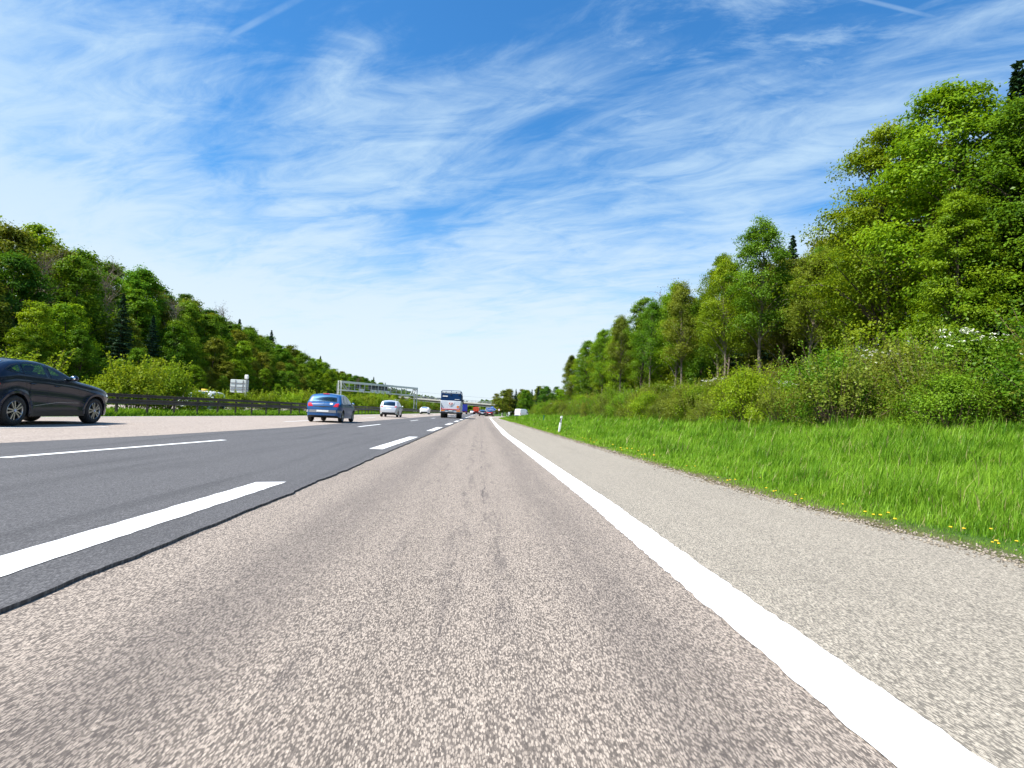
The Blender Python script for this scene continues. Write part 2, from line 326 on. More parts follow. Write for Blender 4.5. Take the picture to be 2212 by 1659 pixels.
# ------------------------------------------------------------------ terrain and roads
YS=[-10,2,4,8,20,75,110]
def edge(Y): return np.interp(Y,[-10,3,4.5,7,16,75,106,112,118],[3.95,3.95,3.78,3.5,3.48,3.3,3.3,3.6,4.4])
def seam(Y): return np.interp(Y,[-10,2.4,5.7,48,400],[-1.88,-1.86,-1.80,-1.76,-1.76])
def dseam(Y): return np.interp(Y,[-10,5,10,13.5,21.8,400],[-8.7,-8.4,-7.9,-7.44,-6.96,-6.86])
def medge(Y): return np.interp(Y,[-10,12,25,45,400],[-17.2,-16.4,-15.45,-13.6,-13.6])
def tz(X,Y):
    X=np.asarray(X,float); Y=np.asarray(Y,float)
    hr=np.interp(X,[3.2,4.2,6,8,9.3,11.2,14,20,30,60,200,1500],[-.03,.02,.17,.47,.72,1.2,2.1,2.9,3.8,6,12,40])
    m=1-sst(Y,98,120)+sst(Y,208,250)*.6
    hl=np.interp(-X,[36,38,41,46,54,70,110,300,1500],[-.03,.0,.6,1.8,3.8,6.,10,22,50])
    med=np.interp(-X,[13.4,15.6,17.5,20,22.3],[0,.03,.10,.10,-.03])*sst(-X,13.4,14.2)
    h=np.where(X>3.2,-.03+(hr+.03)*m,np.where(X<-36,hl,-.03+med))
    return h
def tz1(x,y): return float(tz(x,y))
def sheet(name,xs0,xs1,ys,z,m,thick=0.,nx=1,kind='structure'):
    """strip between two X(Y) functions"""
    V=[];F=[]; n=nx+1
    for y in ys:
        a=float(xs0(y)) if callable(xs0) else xs0; b=float(xs1(y)) if callable(xs1) else xs1
        for i in range(n): V.append((a+(b-a)*i/nx,y,z))
    for j in range(len(ys)-1):
        for i in range(nx): F.append((j*n+i,j*n+i+1,(j+1)*n+i+1,(j+1)*n+i))
    if thick:
        b=len(V)
        for j,y in enumerate(ys): V.append((V[j*n+nx][0],y,z-thick))
        for j in range(len(ys)-1): F.append((j*n+nx,b+j,b+j+1,(j+1)*n+nx))
    o=MB().add(V,F).build(name,m); tag(o,kind=kind); return o
gx=np.unique(np.concatenate([np.linspace(-2000,-130,14),np.linspace(-130,-36,38),np.linspace(-36,-12,49),np.linspace(-12,3.,8),np.linspace(3,16,53),np.linspace(16,60,23),np.linspace(60,2000,14)]))
gy=np.unique(np.concatenate([np.linspace(-60,40,81),np.linspace(40,130,46),np.linspace(130,420,60),np.linspace(420,4000,14)]))
GX,GY=np.meshgrid(gx,gy); GZ=tz(GX,GY)
nr=np.random.default_rng(3)
GZ=GZ+np.where((GX>4.2)&(GY<110),nr.normal(0,.035,GX.shape),0)*np.clip((GX-4)/3,0,1)
nxg=len(gx); ii=np.arange(len(gy)-1)[:,None]*nxg+np.arange(nxg-1)[None]; ii=ii.ravel()
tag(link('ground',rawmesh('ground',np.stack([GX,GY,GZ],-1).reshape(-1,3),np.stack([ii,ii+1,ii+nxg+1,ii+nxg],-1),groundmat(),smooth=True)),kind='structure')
A1=asphalt('pink_asphalt',(.46,.382,.312),(.345,.284,.232),(.090,.074,.063),185,.16,crack=True)
A2=asphalt('shoulder_asphalt',(.48,.42,.335),(.375,.328,.262),(.125,.11,.09),185,.10)
A3=asphalt('dark_asphalt',(.160,.154,.153),(.108,.103,.104),(.062,.059,.060),165,.32,patch=.6)
A4=asphalt('pale_asphalt',(.47,.39,.33),(.37,.305,.255),(.23,.19,.16),70,.12)
ynear=np.concatenate([np.arange(-12,40,.5),np.arange(40,130,3.),[130,200,400,900,3000]])
yl=[float(y) for y in ynear]
def ej(y):
    return edge(y)+(.05*math.sin(y*2.1)+.035*math.sin(y*5.7+1))*(1 if y<60 else .4)
LX=1.27
yj=[float(y) for y in np.concatenate([np.arange(-4,30,.06),np.arange(30,110,.5)])]; 
jr=np.random.default_rng(11); jn=np.interp(np.array(yj),np.arange(-6,120,.28),jr.normal(0,.013,450)) + np.interp(np.array(yj),np.arange(-6,120,.09),jr.normal(0,.006,1400))
jd=dict(zip(yj,jn))
yj2=[-12.]+yj+[130.,400.,900.,3000.]
sheet('right_lane',lambda y:float(seam(y))-.3,LX,yl,0.,A1)
yg=[float(y) for y in np.concatenate([np.arange(-12,60,.12),np.arange(60,112,1.)])]
sheet('hard_shoulder',LX,ej,yg,0.,A2)
STEP=.02
sheet('second_lane',lambda y:float(dseam(y)),lambda y:float(seam(y))+jd.get(y,0.),yj2,STEP,A3,thick=.03)
sheet('left_lanes',lambda y:float(medge(y)),lambda y:float(dseam(y))+.0,yl,STEP-.004,A4,nx=2)
sheet('opposite_carriageway',-36.6,-22.6,[-30.,60.,200.,500.,1200.],.004,A4,nx=2)
# exit road curving away to the right
V=[];F=[]
cc=[(1.2,104,3.3),(2.4,118,3.8),(4.4,136,4.6),(7.6,153,5.2),(12.6,169,5.6),(20,181,5.6),(34,190,5.6),(60,196,5.6)]
for i,(x,y,wd) in enumerate(cc):
    a=cc[max(i-1,0)];b=cc[min(i+1,len(cc)-1)]; t=Vector((b[0]-a[0],b[1]-a[1])).normalized(); n=Vector((t.y,-t.x))
    for k in(-1,1): V.append((x+n.x*wd*k*(1 if k>0 else 1.25),y+n.y*wd*k*(1 if k>0 else 1.25),-.006))
F=[(2*i,2*i+1,2*i+3,2*i+2) for i in range(len(cc)-1)]
tag(MB().add(V,F).build('exit_road',A4),kind='structure')
# painted markings
def mark(name,fx,wd,ya,yb,z,dy=.25,rough=.006,slant=0.):
    ys=list(np.arange(ya,yb,dy))+[yb]; V=[];F=[]
    for j,y in enumerate(ys):
        c=float(fx(y)); e=.0 if y>40 else rough
        V+= [(c-wd/2+rnd.uniform(-e,e),y,z),(c+wd/2+rnd.uniform(-e,e),y+(slant if j==len(ys)-1 else 0),z)]
    F=[(2*j,2*j+1,2*j+3,2*j+2) for j in range(len(ys)-1)]
    return MB().add(V,F)
def fxR(y): return np.interp(y,[-5,1.5,3,6,24,41,102,112,120],[1.27,1.27,1.265,1.29,1.12,1.24,1.85,2.3,3.4])
tag(mark('edge_line',fxR,.275,-6,118,.004,.06,.009).build('edge_line',MT['paint']),kind='structure')
def fx1(y): return np.interp(y,[-3,3,6.2,11.7,17.3,60],[-2.26,-2.23,-2.15,-2.06,-1.98,-1.92])
def fx2(y): return np.interp(y,[0,7.5,12.4,23,40,60],[-6.1,-5.9,-5.42,-5.08,-4.95,-4.9])
def fx3(y): return np.interp(y,[0,13.5,15.7,28,50,80],[-11.1,-10.7,-9.9,-8.95,-8.95,-9.0])
zl=STEP+.004; KX=1.036; sc_=lambda f:(lambda y:f(y/KX)*KX)
m=MB()
for k in range(0,22):
    q=mark('x',sc_(fx1),.275,(.35+k*11.4)*KX,(6.15+k*11.4)*KX,zl,.1 if k<2 else .3,.007,.12); m.add(q.V,q.F)
for k in range(0,20):
    for f_,y0,y1 in((fx2,7.5,12.6),(fx3,10.2,15.9)):
        q=mark('x',sc_(f_),.145,(y0+k*17.0)*KX,(y1+k*17.0)*KX,zl,.3,.004); m.add(q.V,q.F)
q=mark('x',lambda y:medge(y)+.35,.16,5,400,zl,2,.0); m.add(q.V,q.F)
q=mark('x',lambda y:-22.95,.16,5,400,.008,20,0); m.add(q.V,q.F)
tag(m.build('lane_marking',MT['paint']),kind='structure')
# ------------------------------------------------------------------ vegetation meshes
def unit(a): return a/np.maximum(np.linalg.norm(a,axis=1,keepdims=True),1e-9)
def leaves(C,Nm,size,rg,asp=.62):
    n=len(C); t=unit(np.cross(Nm,rg.normal(size=(n,3)))); b=np.cross(Nm,t); s=(size*rg.uniform(.65,1.3,n))[:,None]
    V=np.stack([C-t*s*.5,C+b*s*asp*.5+Nm*s*.10,C+t*s*.55,C-b*s*asp*.5+Nm*s*.10],1).reshape(-1,3)
    return V,np.arange(4*n).reshape(-1,4)
def clump_leaves(cent,rad,nl,size,rg,flat=.6,upb=.7,tonec=None):
    """sprays of leaves: stretched outward from the stem, loose at the edges"""
    k=len(cent); n=k*nl; c=np.repeat(cent,nl,0); ra=np.repeat(rad,nl)
    o=np.stack([cent[:,0],cent[:,1],np.zeros(k)],1); o=unit(o+rg.normal(0,.15,(k,3))*[1,1,.6]); o=np.repeat(o,nl,0); sd=unit(np.cross(o,[0,0,1.])); u3=np.cross(sd,o)
    g=rg.normal(size=(n,3))*np.array([.60,.42,.30*flat/.6]); g=np.clip(g,-1.15,1.15)*(1+.25*(rg.random((n,1))<.06))
    g[:,2]-=.18*np.abs(g[:,0])**1.5
    P=c+(o*g[:,:1]+sd*g[:,1:2]+u3*g[:,2:])*ra[:,None]*1.12
    Nm=unit(unit(P-c)*.4+o*.25+np.array([0,0,upb])+rg.normal(size=(n,3))*.42)
    V,F=leaves(P,Nm,size,rg)
    tc=np.repeat(tonec if tonec is not None else rg.random(k),nl)
    tone=np.clip(.55*tc+.45*rg.random(n),0,1)
    return V,F,tone
def tubes_mesh(name,tubes,m,n=6):
    mb=MB()
    for pts,r in tubes: mb.tube(pts,r,n,False)
    me=bpy.data.meshes.new(name); me.from_pydata(mb.V,[],mb.F); me.materials.append(m); me.polygons.foreach_set('use_smooth',[True]*len(me.polygons)); me.update(); return me
def limb(a,b,r0,r1,rg,sag=.12,n=5):
    a=np.array(a,float);b=np.array(b,float); L=np.linalg.norm(b-a); o=rg.normal(size=3)*L*sag*.5
    return [tuple(a+(b-a)*t+np.array([0,0,L*sag])*math.sin(math.pi*t)+o*math.sin(math.pi*t)) for t in np.linspace(0,1,n)],[r0+(r1-r0)*t for t in np.linspace(0,1,n)]
def broadleaf(seed,H=12.,cb=.2,R=3.2,K=95,nl=210,ls=.17,flat=.7,shape=1.,rc=.26,open_=.0,trunk=.17,nlimb=40):
    rg=np.random.default_rng(seed); ph=rg.uniform(0,6.28,6)
    t=rg.random(K)**.85; phi=rg.uniform(0,6.28,K)
    env=np.clip(((t+.10)**.45)*((1.03-t)**.62)*1.42,0,1.1)**shape
    lobe=1+.22*np.cos(2*phi+ph[0]+3*t)+.16*np.cos(3*phi+ph[1]-5*t)+.10*np.cos(5*phi+ph[2]+9*t)
    rad=env*lobe*R*np.sqrt(rg.uniform(.22,1,K)); z=H*(cb+(1-cb)*t*.97)
    lean=rg.normal(0,.03,2)
    cent=np.stack([rad*np.cos(phi)+lean[0]*z,rad*np.sin(phi)+lean[1]*z,z],1)
    cr=R*rc*rg.uniform(.6,1.35,K)*(1.1-.35*t)
    V,F,tone=clump_leaves(cent,cr,nl,ls,rg,flat)
    crown=('crown',V,F,tone)
    tb=[]; zz=np.linspace(0,H*.88,9)
    ax=[(lean[0]*q+.18*math.sin(q*.6+ph[3])*min(1,q/3),lean[1]*q+.18*math.sin(q*.5+ph[4])*min(1,q/3),q) for q in zz]
    tb.append((ax,[trunk*(1.35 if i==0 else 1)*(1-.9*i/8)+.01 for i in range(9)]))
    for i in rg.permutation(K)[:nlimb]:
        zc=cent[i][2]; z0=max(H*cb*.75,zc-rad[i]*rg.uniform(.5,.95)-.3); j=min(z0/(H*.88),.97)
        p0=(np.interp(z0,zz,[a[0] for a in ax]),np.interp(z0,zz,[a[1] for a in ax]),z0)
        tb.append(limb(p0,cent[i],trunk*.42*(1-j*.8),.012,rg))
    return crown,tb
def spruce(seed,H=15.,R=2.3,nw=44,ls=.27):
    rg=np.random.default_rng(seed); P=[];Nn=[];T=[];tb=[([(0,0,0),(0,0,H*.5),(0,0,H*.99)],[.18,.1,.012])]
    for w_ in range(nw):
        t=(w_+rg.random()*.6)/nw; z=H*(.10+.89*t); r=R*(1-t)**.85*rg.uniform(.8,1.12)+.12
        for b in range(rg.integers(6,9)):
            a=rg.uniform(0,6.28); rb=r*rg.uniform(.6,1.1); zq=min(1.,(w_+rg.random()*1.2)/nw); z=H*(.10+.89*zq); rb=(R*(1-zq)**.85+.05)*rg.uniform(.6,1.12); n=int(9+rb*22); s=rg.random(n)**.7
            d=np.array([math.cos(a),math.sin(a)]); wob=rg.normal(0,.10+.10*rb,(n,2))*(1-.4*s)[:,None]
            p=np.stack([d[0]*s*rb+wob[:,0]*-d[1],d[1]*s*rb+wob[:,0]*d[0],z-.28*rb*s+.16*rb*s**3+rg.normal(0,.05,n)],1)
            P.append(p); Nn.append(unit(np.array([d[0]*.3,d[1]*.3,1])+rg.normal(0,.4,(n,3)))); T.append(np.clip(rg.random()*.5+.5*rg.random(n)*s,0,1))
    P=np.concatenate(P);V,F=leaves(P,np.concatenate(Nn),ls,rg,.5)
    return ('crown',V,F,np.concatenate(T)),tb
def baretree(seed,H=12.,R=2.4,nb=26,nt=9,leaf=900,ls=.13):
    rg=np.random.default_rng(seed); tb=[]; ax=[(.15*math.sin(z*.7+seed),.15*math.cos(z*.5+seed),z) for z in np.linspace(0,H*.95,9)]
    tb.append((ax,list(np.linspace(.13,.012,9)))); tips=[]
    for i in range(nb):
        z0=H*rg.uniform(.28,.9); a=rg.uniform(0,6.28); L=R*rg.uniform(.5,1.1)*(1.1-(z0/H)*.55)
        p0=np.array([np.interp(z0,[q[2] for q in ax],[q[k] for q in ax]) for k in range(3)]); p1=p0+np.array([math.cos(a)*L*.75,math.sin(a)*L*.75,L*1.05])
        pts,r=limb(p0,p1,.045,.010,rg,.06); tb.append((pts,r))
        for j in range(nt):
            q=np.array(pts[rg.integers(1,5)]); e=q+rg.normal(size=3)*[.5,.5,.35]+[0,0,.55]; tb.append(limb(q,e,.014,.004,rg,.05,3)); tips.append(e)
    tips=np.array(tips); c=tips[rg.integers(0,len(tips),leaf)]+rg.normal(0,.22,(leaf,3))
    V,F=leaves(c,unit(rg.normal(size=(leaf,3))+[0,0,.6]),ls,rg)
    return ('crown',V,F,rg.random(leaf)),tb
def shrub(seed,h=2.4,w=1.7,K=46,nl=170,ls=.085,flat=.7,nst=18,shoots=0,blossom=0,sr=.016):
    rg=np.random.default_rng(seed); phi=rg.uniform(0,6.28,K); t=rg.random(K)**.8; lob=1+.2*np.cos(2*phi+seed)+.15*np.cos(3*phi-seed*2)
    rad=w*lob*np.sqrt(rg.uniform(.1,1,K))*np.clip(1.15-t**2.2,.25,1); z=h*(.12+.82*t)
    cent=np.stack([rad*np.cos(phi),rad*np.sin(phi),z],1); cr=w*.27*rg.uniform(.55,1.3,K)
    V,F,tone=clump_leaves(cent,cr,nl,ls,rg,flat,.6); tb=[]
    for i in rg.permutation(K)[:nst]: tb.append(limb((cent[i][0]*.25,cent[i][1]*.25,0),cent[i]*[1,1,1.04],sr*1.2,.005,rg,.06,4))
    if shoots:
        Pl=[];T=[]
        for i in range(shoots):
            a=rg.uniform(0,6.28); r0=w*rg.uniform(.1,.9); b=np.array([math.cos(a)*r0,math.sin(a)*r0,h*.45]); L=h*rg.uniform(.45,.85); e=b+[math.cos(a)*L*.28+rg.normal(0,.12),math.sin(a)*L*.28+rg.normal(0,.12),L]
            pts,r=limb(b*[.4,.4,0],e,sr,.004,rg,.03,5); tb.append((pts,r)); n=60; s=rg.random(n)
            Pl.append(b+(e-b)*s[:,None]+rg.normal(0,.055,(n,3))); T.append(np.clip(.45+.55*rg.random(n),0,1))
        Pl=np.concatenate(Pl); V2,F2=leaves(Pl,unit(rg.normal(size=Pl.shape)+[0,0,.5]),ls*1.15,rg); F=np.concatenate([F,F2+len(V)]); V=np.concatenate([V,V2]); tone=np.concatenate([tone,np.concatenate(T)])
    bl=None
    if blossom:
        o=np.argsort(-(cent[:,2]+rg.random(K)*.5))[:blossom]; c=np.concatenate([cent[o]+np.stack([rg.normal(0,.22,blossom),rg.normal(0,.22,blossom),cr[o]*flat+.03],1) for _ in range(2)])
        k=14; cc=np.repeat(c,k,0)+rg.normal(0,1,(len(c)*k,3))*[.034,.034,.012]
        Vb,Fb=leaves(cc,unit(rg.normal(size=cc.shape)*.5+[0,0,1]),.045,rg,.9); bl=('blossom',Vb,Fb,None)
    return ('foliage',V,F,tone),tb,bl
def register(gen,bark,nm='trunk',leafm='mid'):
    cr,tb=gen[0],gen[1]
    d=dict(crown=rawmesh(cr[0],cr[1],cr[2],LF[leafm],cr[3]),trunk=tubes_mesh(nm,tb,bark,6),cn=cr[0],tn=nm)
    if len(gen)>2 and gen[2]: d['bl']=rawmesh('blossom',gen[2][1],gen[2][2],MT['blossom'])
    return d
BR=[register(broadleaf(20+i,12,cb,Rr,K,nl,ls,fl,sh,rc,trunk=tr,nlimb=70),MT['barkpale' if i in(2,4) else 'bark']) for i,(cb,Rr,K,nl,ls,fl,sh,rc,tr) in enumerate([
  (.14,3.3,175,235,.13,.5,1.,.23,.18),(.08,3.0,185,235,.13,.40,1.,.23,.16),(.28,2.6,150,215,.125,.6,.9,.24,.14),(.22,2.6,145,215,.125,.55,1.1,.24,.14),(.36,2.4,135,200,.12,.6,1.,.25,.13)])]
BRL=[register(broadleaf(50+i,12,cb,Rr,K,nl,.22,.6,sh,.235,trunk=.16,nlimb=26),MT['bark']) for i,(cb,Rr,K,nl,sh) in enumerate([(.08,3.2,130,135,1.),(.14,2.8,120,130,.9),(.03,3.5,140,135,1.1),(.22,2.7,115,130,1.)])]
SP=[register(spruce(70+i,15,3.0),MT['bark'],leafm='spruce') for i in range(2)]
BA=[register(baretree(80+i),MT['barkpale'],leafm='bare') for i in range(2)]
SH=[register(shrub(90+i,(2.2,2.5,2.2)[i],1.6,66,190,.072,nst=22,shoots=(9,14,6)[i],blossom=(0,0,24)[i]),MT['stem'],'stem','hedge') for i in range(3)]
SHT=register(shrub(95,1.9,1.5,46,120,.07,nst=46,shoots=40,sr=.010),MT['stem'],'stem','hedgeolive')
MS=[register(shrub(100+i,2.3,1.7,48,150,.12,shoots=22),MT['stem'],'stem','bush') for i in range(2)]
plants=[]
def plant(kind,var,lf,x,y,s=1.,sz=1.,rz=None,group=None,dz=-.05):
    nm,cat=kind; e=bpy.data.objects.new(nm,None); COL.objects.link(e); e.location=(x,y,tz1(x,y)+dz); e.scale=(s,s,s*sz); e.rotation_euler=(0,0,rnd.uniform(0,6.28) if rz is None else rz)
    for key,n in(('trunk',var['tn']),('crown',var['cn']),('bl','blossom')):
        if key not in var: continue
        o=bpy.data.objects.new(n,var[key]); COL.objects.link(o); o.parent=e
        if key=='crown' and lf: o.material_slots[0].link='OBJECT'; o.material_slots[0].material=LF[lf]
    e['category']=cat
    if group: e['group']=group
    plants.append((e,lf or '',group)); return e
TR=('broadleaf_tree','tree'); SPK=('spruce_tree','tree'); BK=('bare_tree','tree'); SK=('shrub','shrub')
G1='broadleaf and spruce trees of the wood beside the hard shoulder'; G2='trees of the wood beyond the opposite carriageway'; G3='trees beyond the exit road'; G4='hedge shrubs at the foot of the right-hand wood'; G5='shrubs along the central reservation'
# right wood: hand placed front trees  (x, y, height, variant, leaf, width)
for x,y,h,v,lf,sz in [(16.5,19.0,11.2,1,'bright',1.0),(16.2,22.3,11.2,0,'bright',.92),(15.0,17.4,6.6,1,'bright',.9),(19.5,16.2,11.2,2,'deep',1.1),(17.2,14.2,10.2,3,'mid',1.),(17.8,25.8,8.8,2,'mid',.95),(16.8,28.4,7.6,4,'olive',.95),
   (16.,32.,10.7,4,'mid',.95),(18.5,34.5,9.2,2,'olive',.9),(15.2,35.5,9.4,4,'bright',.85),(16.4,39.,10.4,2,'mid',.85),(15.2,43.,9.6,4,'olive',.85),(16.2,47.,10.2,2,'bright',.85),(15.4,52.,10.,4,'mid',.8),
   (16.2,57.,11.,3,'mid',.85),(15.2,62.,10.2,4,'olive',.85),(16.2,67.,10.6,0,'bright',.8),(15.4,72.,10.,2,'mid',.85),(16.,77.,10.3,3,'bright',.9),(15.4,83.,10.,0,'mid',.8),(16.,89.,9.6,1,'bright',.9),(15.,95.,9.,3,'olive',.9),(16.,101.,9.2,0,'mid',.85)]:
    k=(h)/12.; plant(TR,BR[v],lf,x,y,k*sz,1/sz,group=G1)
for r,(x0,st,h0) in enumerate(((20.5,3.7,11.),(25.,4.2,12.),(30.,4.8,13.))):
    y=9.+r*2
    while y<106:
        x=x0+rnd.uniform(-1.,1.); k=(h0+rnd.uniform(-1.5,.9))/12.
        if px((x,y,6)) and px((x,y,6))[0]<2420:
            q=rnd.random()
            if q<.13: plant(SPK,SP[rnd.randrange(2)],None,x,y,k*.80,1.,group=G1)
            elif q<.2 and r<2: plant(BK,BA[rnd.randrange(2)],None,x,y,k,1.,group=G1)
            else: plant(TR,(BR[rnd.choice((2,3,4,4))] if y<45 else BRL[rnd.randrange(4)]),rnd.choice(['mid','deep','bright','olive','mid']),x,y,k*.95,1.05,group=G1)
        y+=st*rnd.uniform(.8,1.2)
plant(SPK,SP[1],None,18.2,15.6,.96,1.,group=G1); plant(TR,BR[0],'mid',19.2,14.6,1.05,1.05,group=G1); plant(TR,BR[2],'deep',17.5,11.8,1.,1.05,group=G1)
for x,y,h in((21,111,8.),(25,116,9.),(29,122,9.5),(33,128,10.),(24,109,8.5),(37,133,10.)): plant(TR,BRL[int(x)%4],rnd.choice(['mid','bright','olive']),x,y,h/12,1.,group=G1)
plant(SPK,SP[0],None,19.7,20.0,.82,1.,group=G1); plant(TR,BR[0],'mid',17.6,17.4,.80,1.,group=G1)
plant(SPK,SP[0],None,21.,22.2,.74,1.,group=G1); plant(SPK,SP[1],None,19.3,17.6,.86,1.,group=G1); plant(BK,BA[0],None,20.5,62.,1.05,1.,group=G1)
# hedge on the slope
y=7.6; k=0
while y<106:
    for x0 in (9.9,11.6,13.4):
        x=x0+rnd.uniform(-.45,.45); yy=y+rnd.uniform(-.7,.7); s=rnd.uniform(.66,1.12)*(.60 if x0>13 else .84 if x0>10.6 else .80)
        q=rnd.random()
        if q<(.34 if y<16 else .16) and x0<13: plant(SK,SHT,'hedgeolive',x,yy,s*1.05,1.,group=G4)
        else: plant(SK,SH[2] if q>.80 and x0>11 else SH[rnd.randrange(2)],rnd.choice(['hedge','hedge','mid','hedgeolive','bright']),x,yy,s,1.,group=G4)
    y+=1.75 if y<50 else 2.6
# central reservation
y=25.; k=0
for x,y,s,v,lf in [(-19.8,22.5,.9,0,'bush'),(-19.3,25,.95,1,'bush'),(-20.2,27.6,.8,0,'bush'),(-19.4,29.6,.42,1,'bush'),(-19.6,33.6,1.08,0,'bush'),(-19.4,36.6,1.15,1,'bush'),(-19.6,41.,.6,1,'bush'),(-19.5,44,.55,0,'bush'),(-19.5,47.5,.62,1,'bush'),(-19.,51,.66,0,'bush'),
   (-19.6,55,.72,1,'bush'),(-19.,59,.8,0,'bush'),(-19.2,63,.9,1,'bush'),(-19.,67,.85,0,'bush'),(-19.4,71,.75,1,'bush'),(-19.,76,.8,0,'olive'),(-19.2,81,.85,1,'bush'),(-18.8,86,.9,0,'bush'),(-19.2,92,1.,1,'bush'),(-18.9,97,1.1,0,'bush'),(-19.,102,1.25,1,'bush'),(-18.6,107,1.3,0,'bush'),(-19.,112,1.3,1,'bush'),(-18.6,118,1.2,0,'bush'),(-18.8,124,1.,1,'bush'),
   (-18.5,131,1.1,0,'olive'),(-18.6,139,1.2,1,'bush'),(-18.4,147,1.1,0,'mid'),(-18.6,156,1.3,1,'bush'),(-18.4,166,1.2,0,'olive'),(-18.4,178,1.3,1,'mid'),(-18.4,192,1.3,0,'olive'),(-18.4,208,1.3,1,'mid'),(-18.4,226,1.3,0,'olive'),(-18.4,246,1.4,1,'mid')]:
    plant(SK,MS[v],lf,x,y,s,1.,group=G5,dz=0)
# left wood: shrubs and small trees at the edge, then taller rows climbing the slope
y=40.
while y<300:
    x=-41.5+rnd.uniform(-1.2,1.2); h=rnd.uniform(4.2,7.5)
    plant(TR,BRL[rnd.choice([0,2,1])],rnd.choice(['bright','bright','mid','mid','olive']),x,y,h/12.*1.15,.87,group=G2); y+=rnd.uniform(3.6,5.6) if y<150 else rnd.uniform(7,10)
for r,(x0,st,h0) in enumerate(((-45.5,4.6,10.),(-50.,4.9,13.8),(-56,5.4,16.6),(-63,6.6,18.))):
    y=46.+r*4
    while y<345:
        x=x0+rnd.uniform(-1.6,1.6); dec=1-.36*float(sst(y,75,250)); h=(h0+rnd.uniform(-1.8,1.2))*dec
        q=rnd.random()
        if q<(.04,.08,.14,.10)[r]: plant(SPK,SP[rnd.randrange(2)],None,x,y,(h+2.)/15.,1.,group=G2)
        elif q<.17 and r in(1,2): plant(BK,BA[rnd.randrange(2)],None,x,y,h*1.04/12.,1.,group=G2)
        else: plant(TR,BRL[rnd.randrange(4)],rnd.choice(['mid','mid','deep','olive','bright','mid'] if r else ['mid','bright','bright','olive','mid']),x,y,h/12.*1.1,.91,group=G2)
        y+=st*rnd.uniform(.8,1.25)*(1. if y<170 else 1.5)
# beyond the exit road
for i in range(40):
    if i<16: y=206+rnd.uniform(0,14); x=8.5+i*2.5+rnd.uniform(-.7,.7)
    else: y=rnd.uniform(222,330); x=rnd.uniform(7.5,.17*y+6)
    h=rnd.uniform(9.,12.); q=rnd.random()
    if q<.12: plant(SPK,SP[rnd.randrange(2)],None,x,y,(h+.5)/15,1.,group=G3)
    else: plant(TR,BRL[rnd.randrange(4)],rnd.choice(['olive','mid','olive','deep','bright']),x,y,h/12.*1.15,.87,group=G3)
for i in range(10): plant(TR,BRL[i%4],rnd.choice(['mid','deep']),-30+rnd.uniform(-14,10)-i*5,300+i*9,.8,.9,group=G2)
# far wooded rise behind the bridge: one mass
rg=np.random.default_rng(5); n=9000
fx=rg.uniform(-260,420,n); fy=rg.uniform(560,700,n); top=8+10*np.exp(-((fx-150)/130)**2)+5*np.exp(-((fx+140)/60)**2)+1.6*np.sin(fx*.13)+1.2*np.sin(fx*.37+1)
fz=tz(fx,fy)+top*rg.random(n)**.5
V,F=leaves(np.stack([fx,fy,fz],1),unit(rg.normal(size=(n,3))+[0,-.4,.7]),6.,rg,.9)
tag(link('far_wood',rawmesh('far_wood',V,F,LF['deep'],rg.random(n))),'dark far wood on the rise behind the bridge','wood',kind='stuff')
# ------------------------------------------------------------------ labels for the plants
def side(u):
    return u
LOOK={'bright':'bright-green','mid':'mid-green','deep':'dark-green','olive':'olive-brown','bush':'yellow-green','hedge':'fresh-green','hedgeolive':'twiggy-olive','':''}
def label_plants():
    from collections import defaultdict
    B=defaultdict(list)
    for e,lf,g in plants:
        p=px(e.location); u=p[0] if p else 3000
        k=e.name.split('.')[0]; X,Y=e.location.x,e.location.y
        if g==G2:
            row='left wood edge' if X>-44 else ('left wood top' if X<-60 else 'left wood slope')
            loc=row+', '+('behind black car' if u<250 else 'left of sign back' if u<490 else 'above sign back' if u<620 else 'above blue car' if u<780 else 'behind gantry')
        elif g==G1:
            row='right wood front' if X<18.3 else 'deep in right wood'
            loc=row+', '+('near exit' if u<1380 else 'mid stretch' if u<1600 else 'above marker shrubs' if u<1800 else 'nearest camera')
        elif g==G3: loc='beyond exit road, '+('left of speed sign' if u<1078 else 'behind white van' if u<1140 else 'right of white van')
        elif g==G4:
            row='hedge front' if X<10.75 else 'hedge middle' if X<12.5 else 'hedge back'
            loc=row+', '+('near exit' if u<1300 else 'past marker post' if u<1600 else 'mid stretch' if u<1850 else 'nearest camera')
        else: loc='behind guardrail, '+('beside black car' if u<300 else 'before sign back' if u<490 else 'before blue car' if u<700 else 'under gantry' if u<900 else 'near bridge')
        bl=any(c.name.startswith('blossom') for c in e.children)
        kn={'broadleaf_tree':'tree','spruce_tree':'dark spruce','bare_tree':'bare twiggy tree','shrub':'blossoming shrub' if bl else 'shrub'}[k]
        B[(LOOK.get(lf,''),kn,loc)].append((u,e))
    for (look,kn,loc),l in B.items():
        l.sort(key=lambda t:t[0])
        for i,(u,e) in enumerate(l):
            e['label']=((ordn(i)+' from left of ' if len(l)>1 else '')+(look+' ' if look else '')+kn+('' if len(l)==1 else 's')+' '+loc).strip()
bpy.context.view_layer.update(); label_plants()
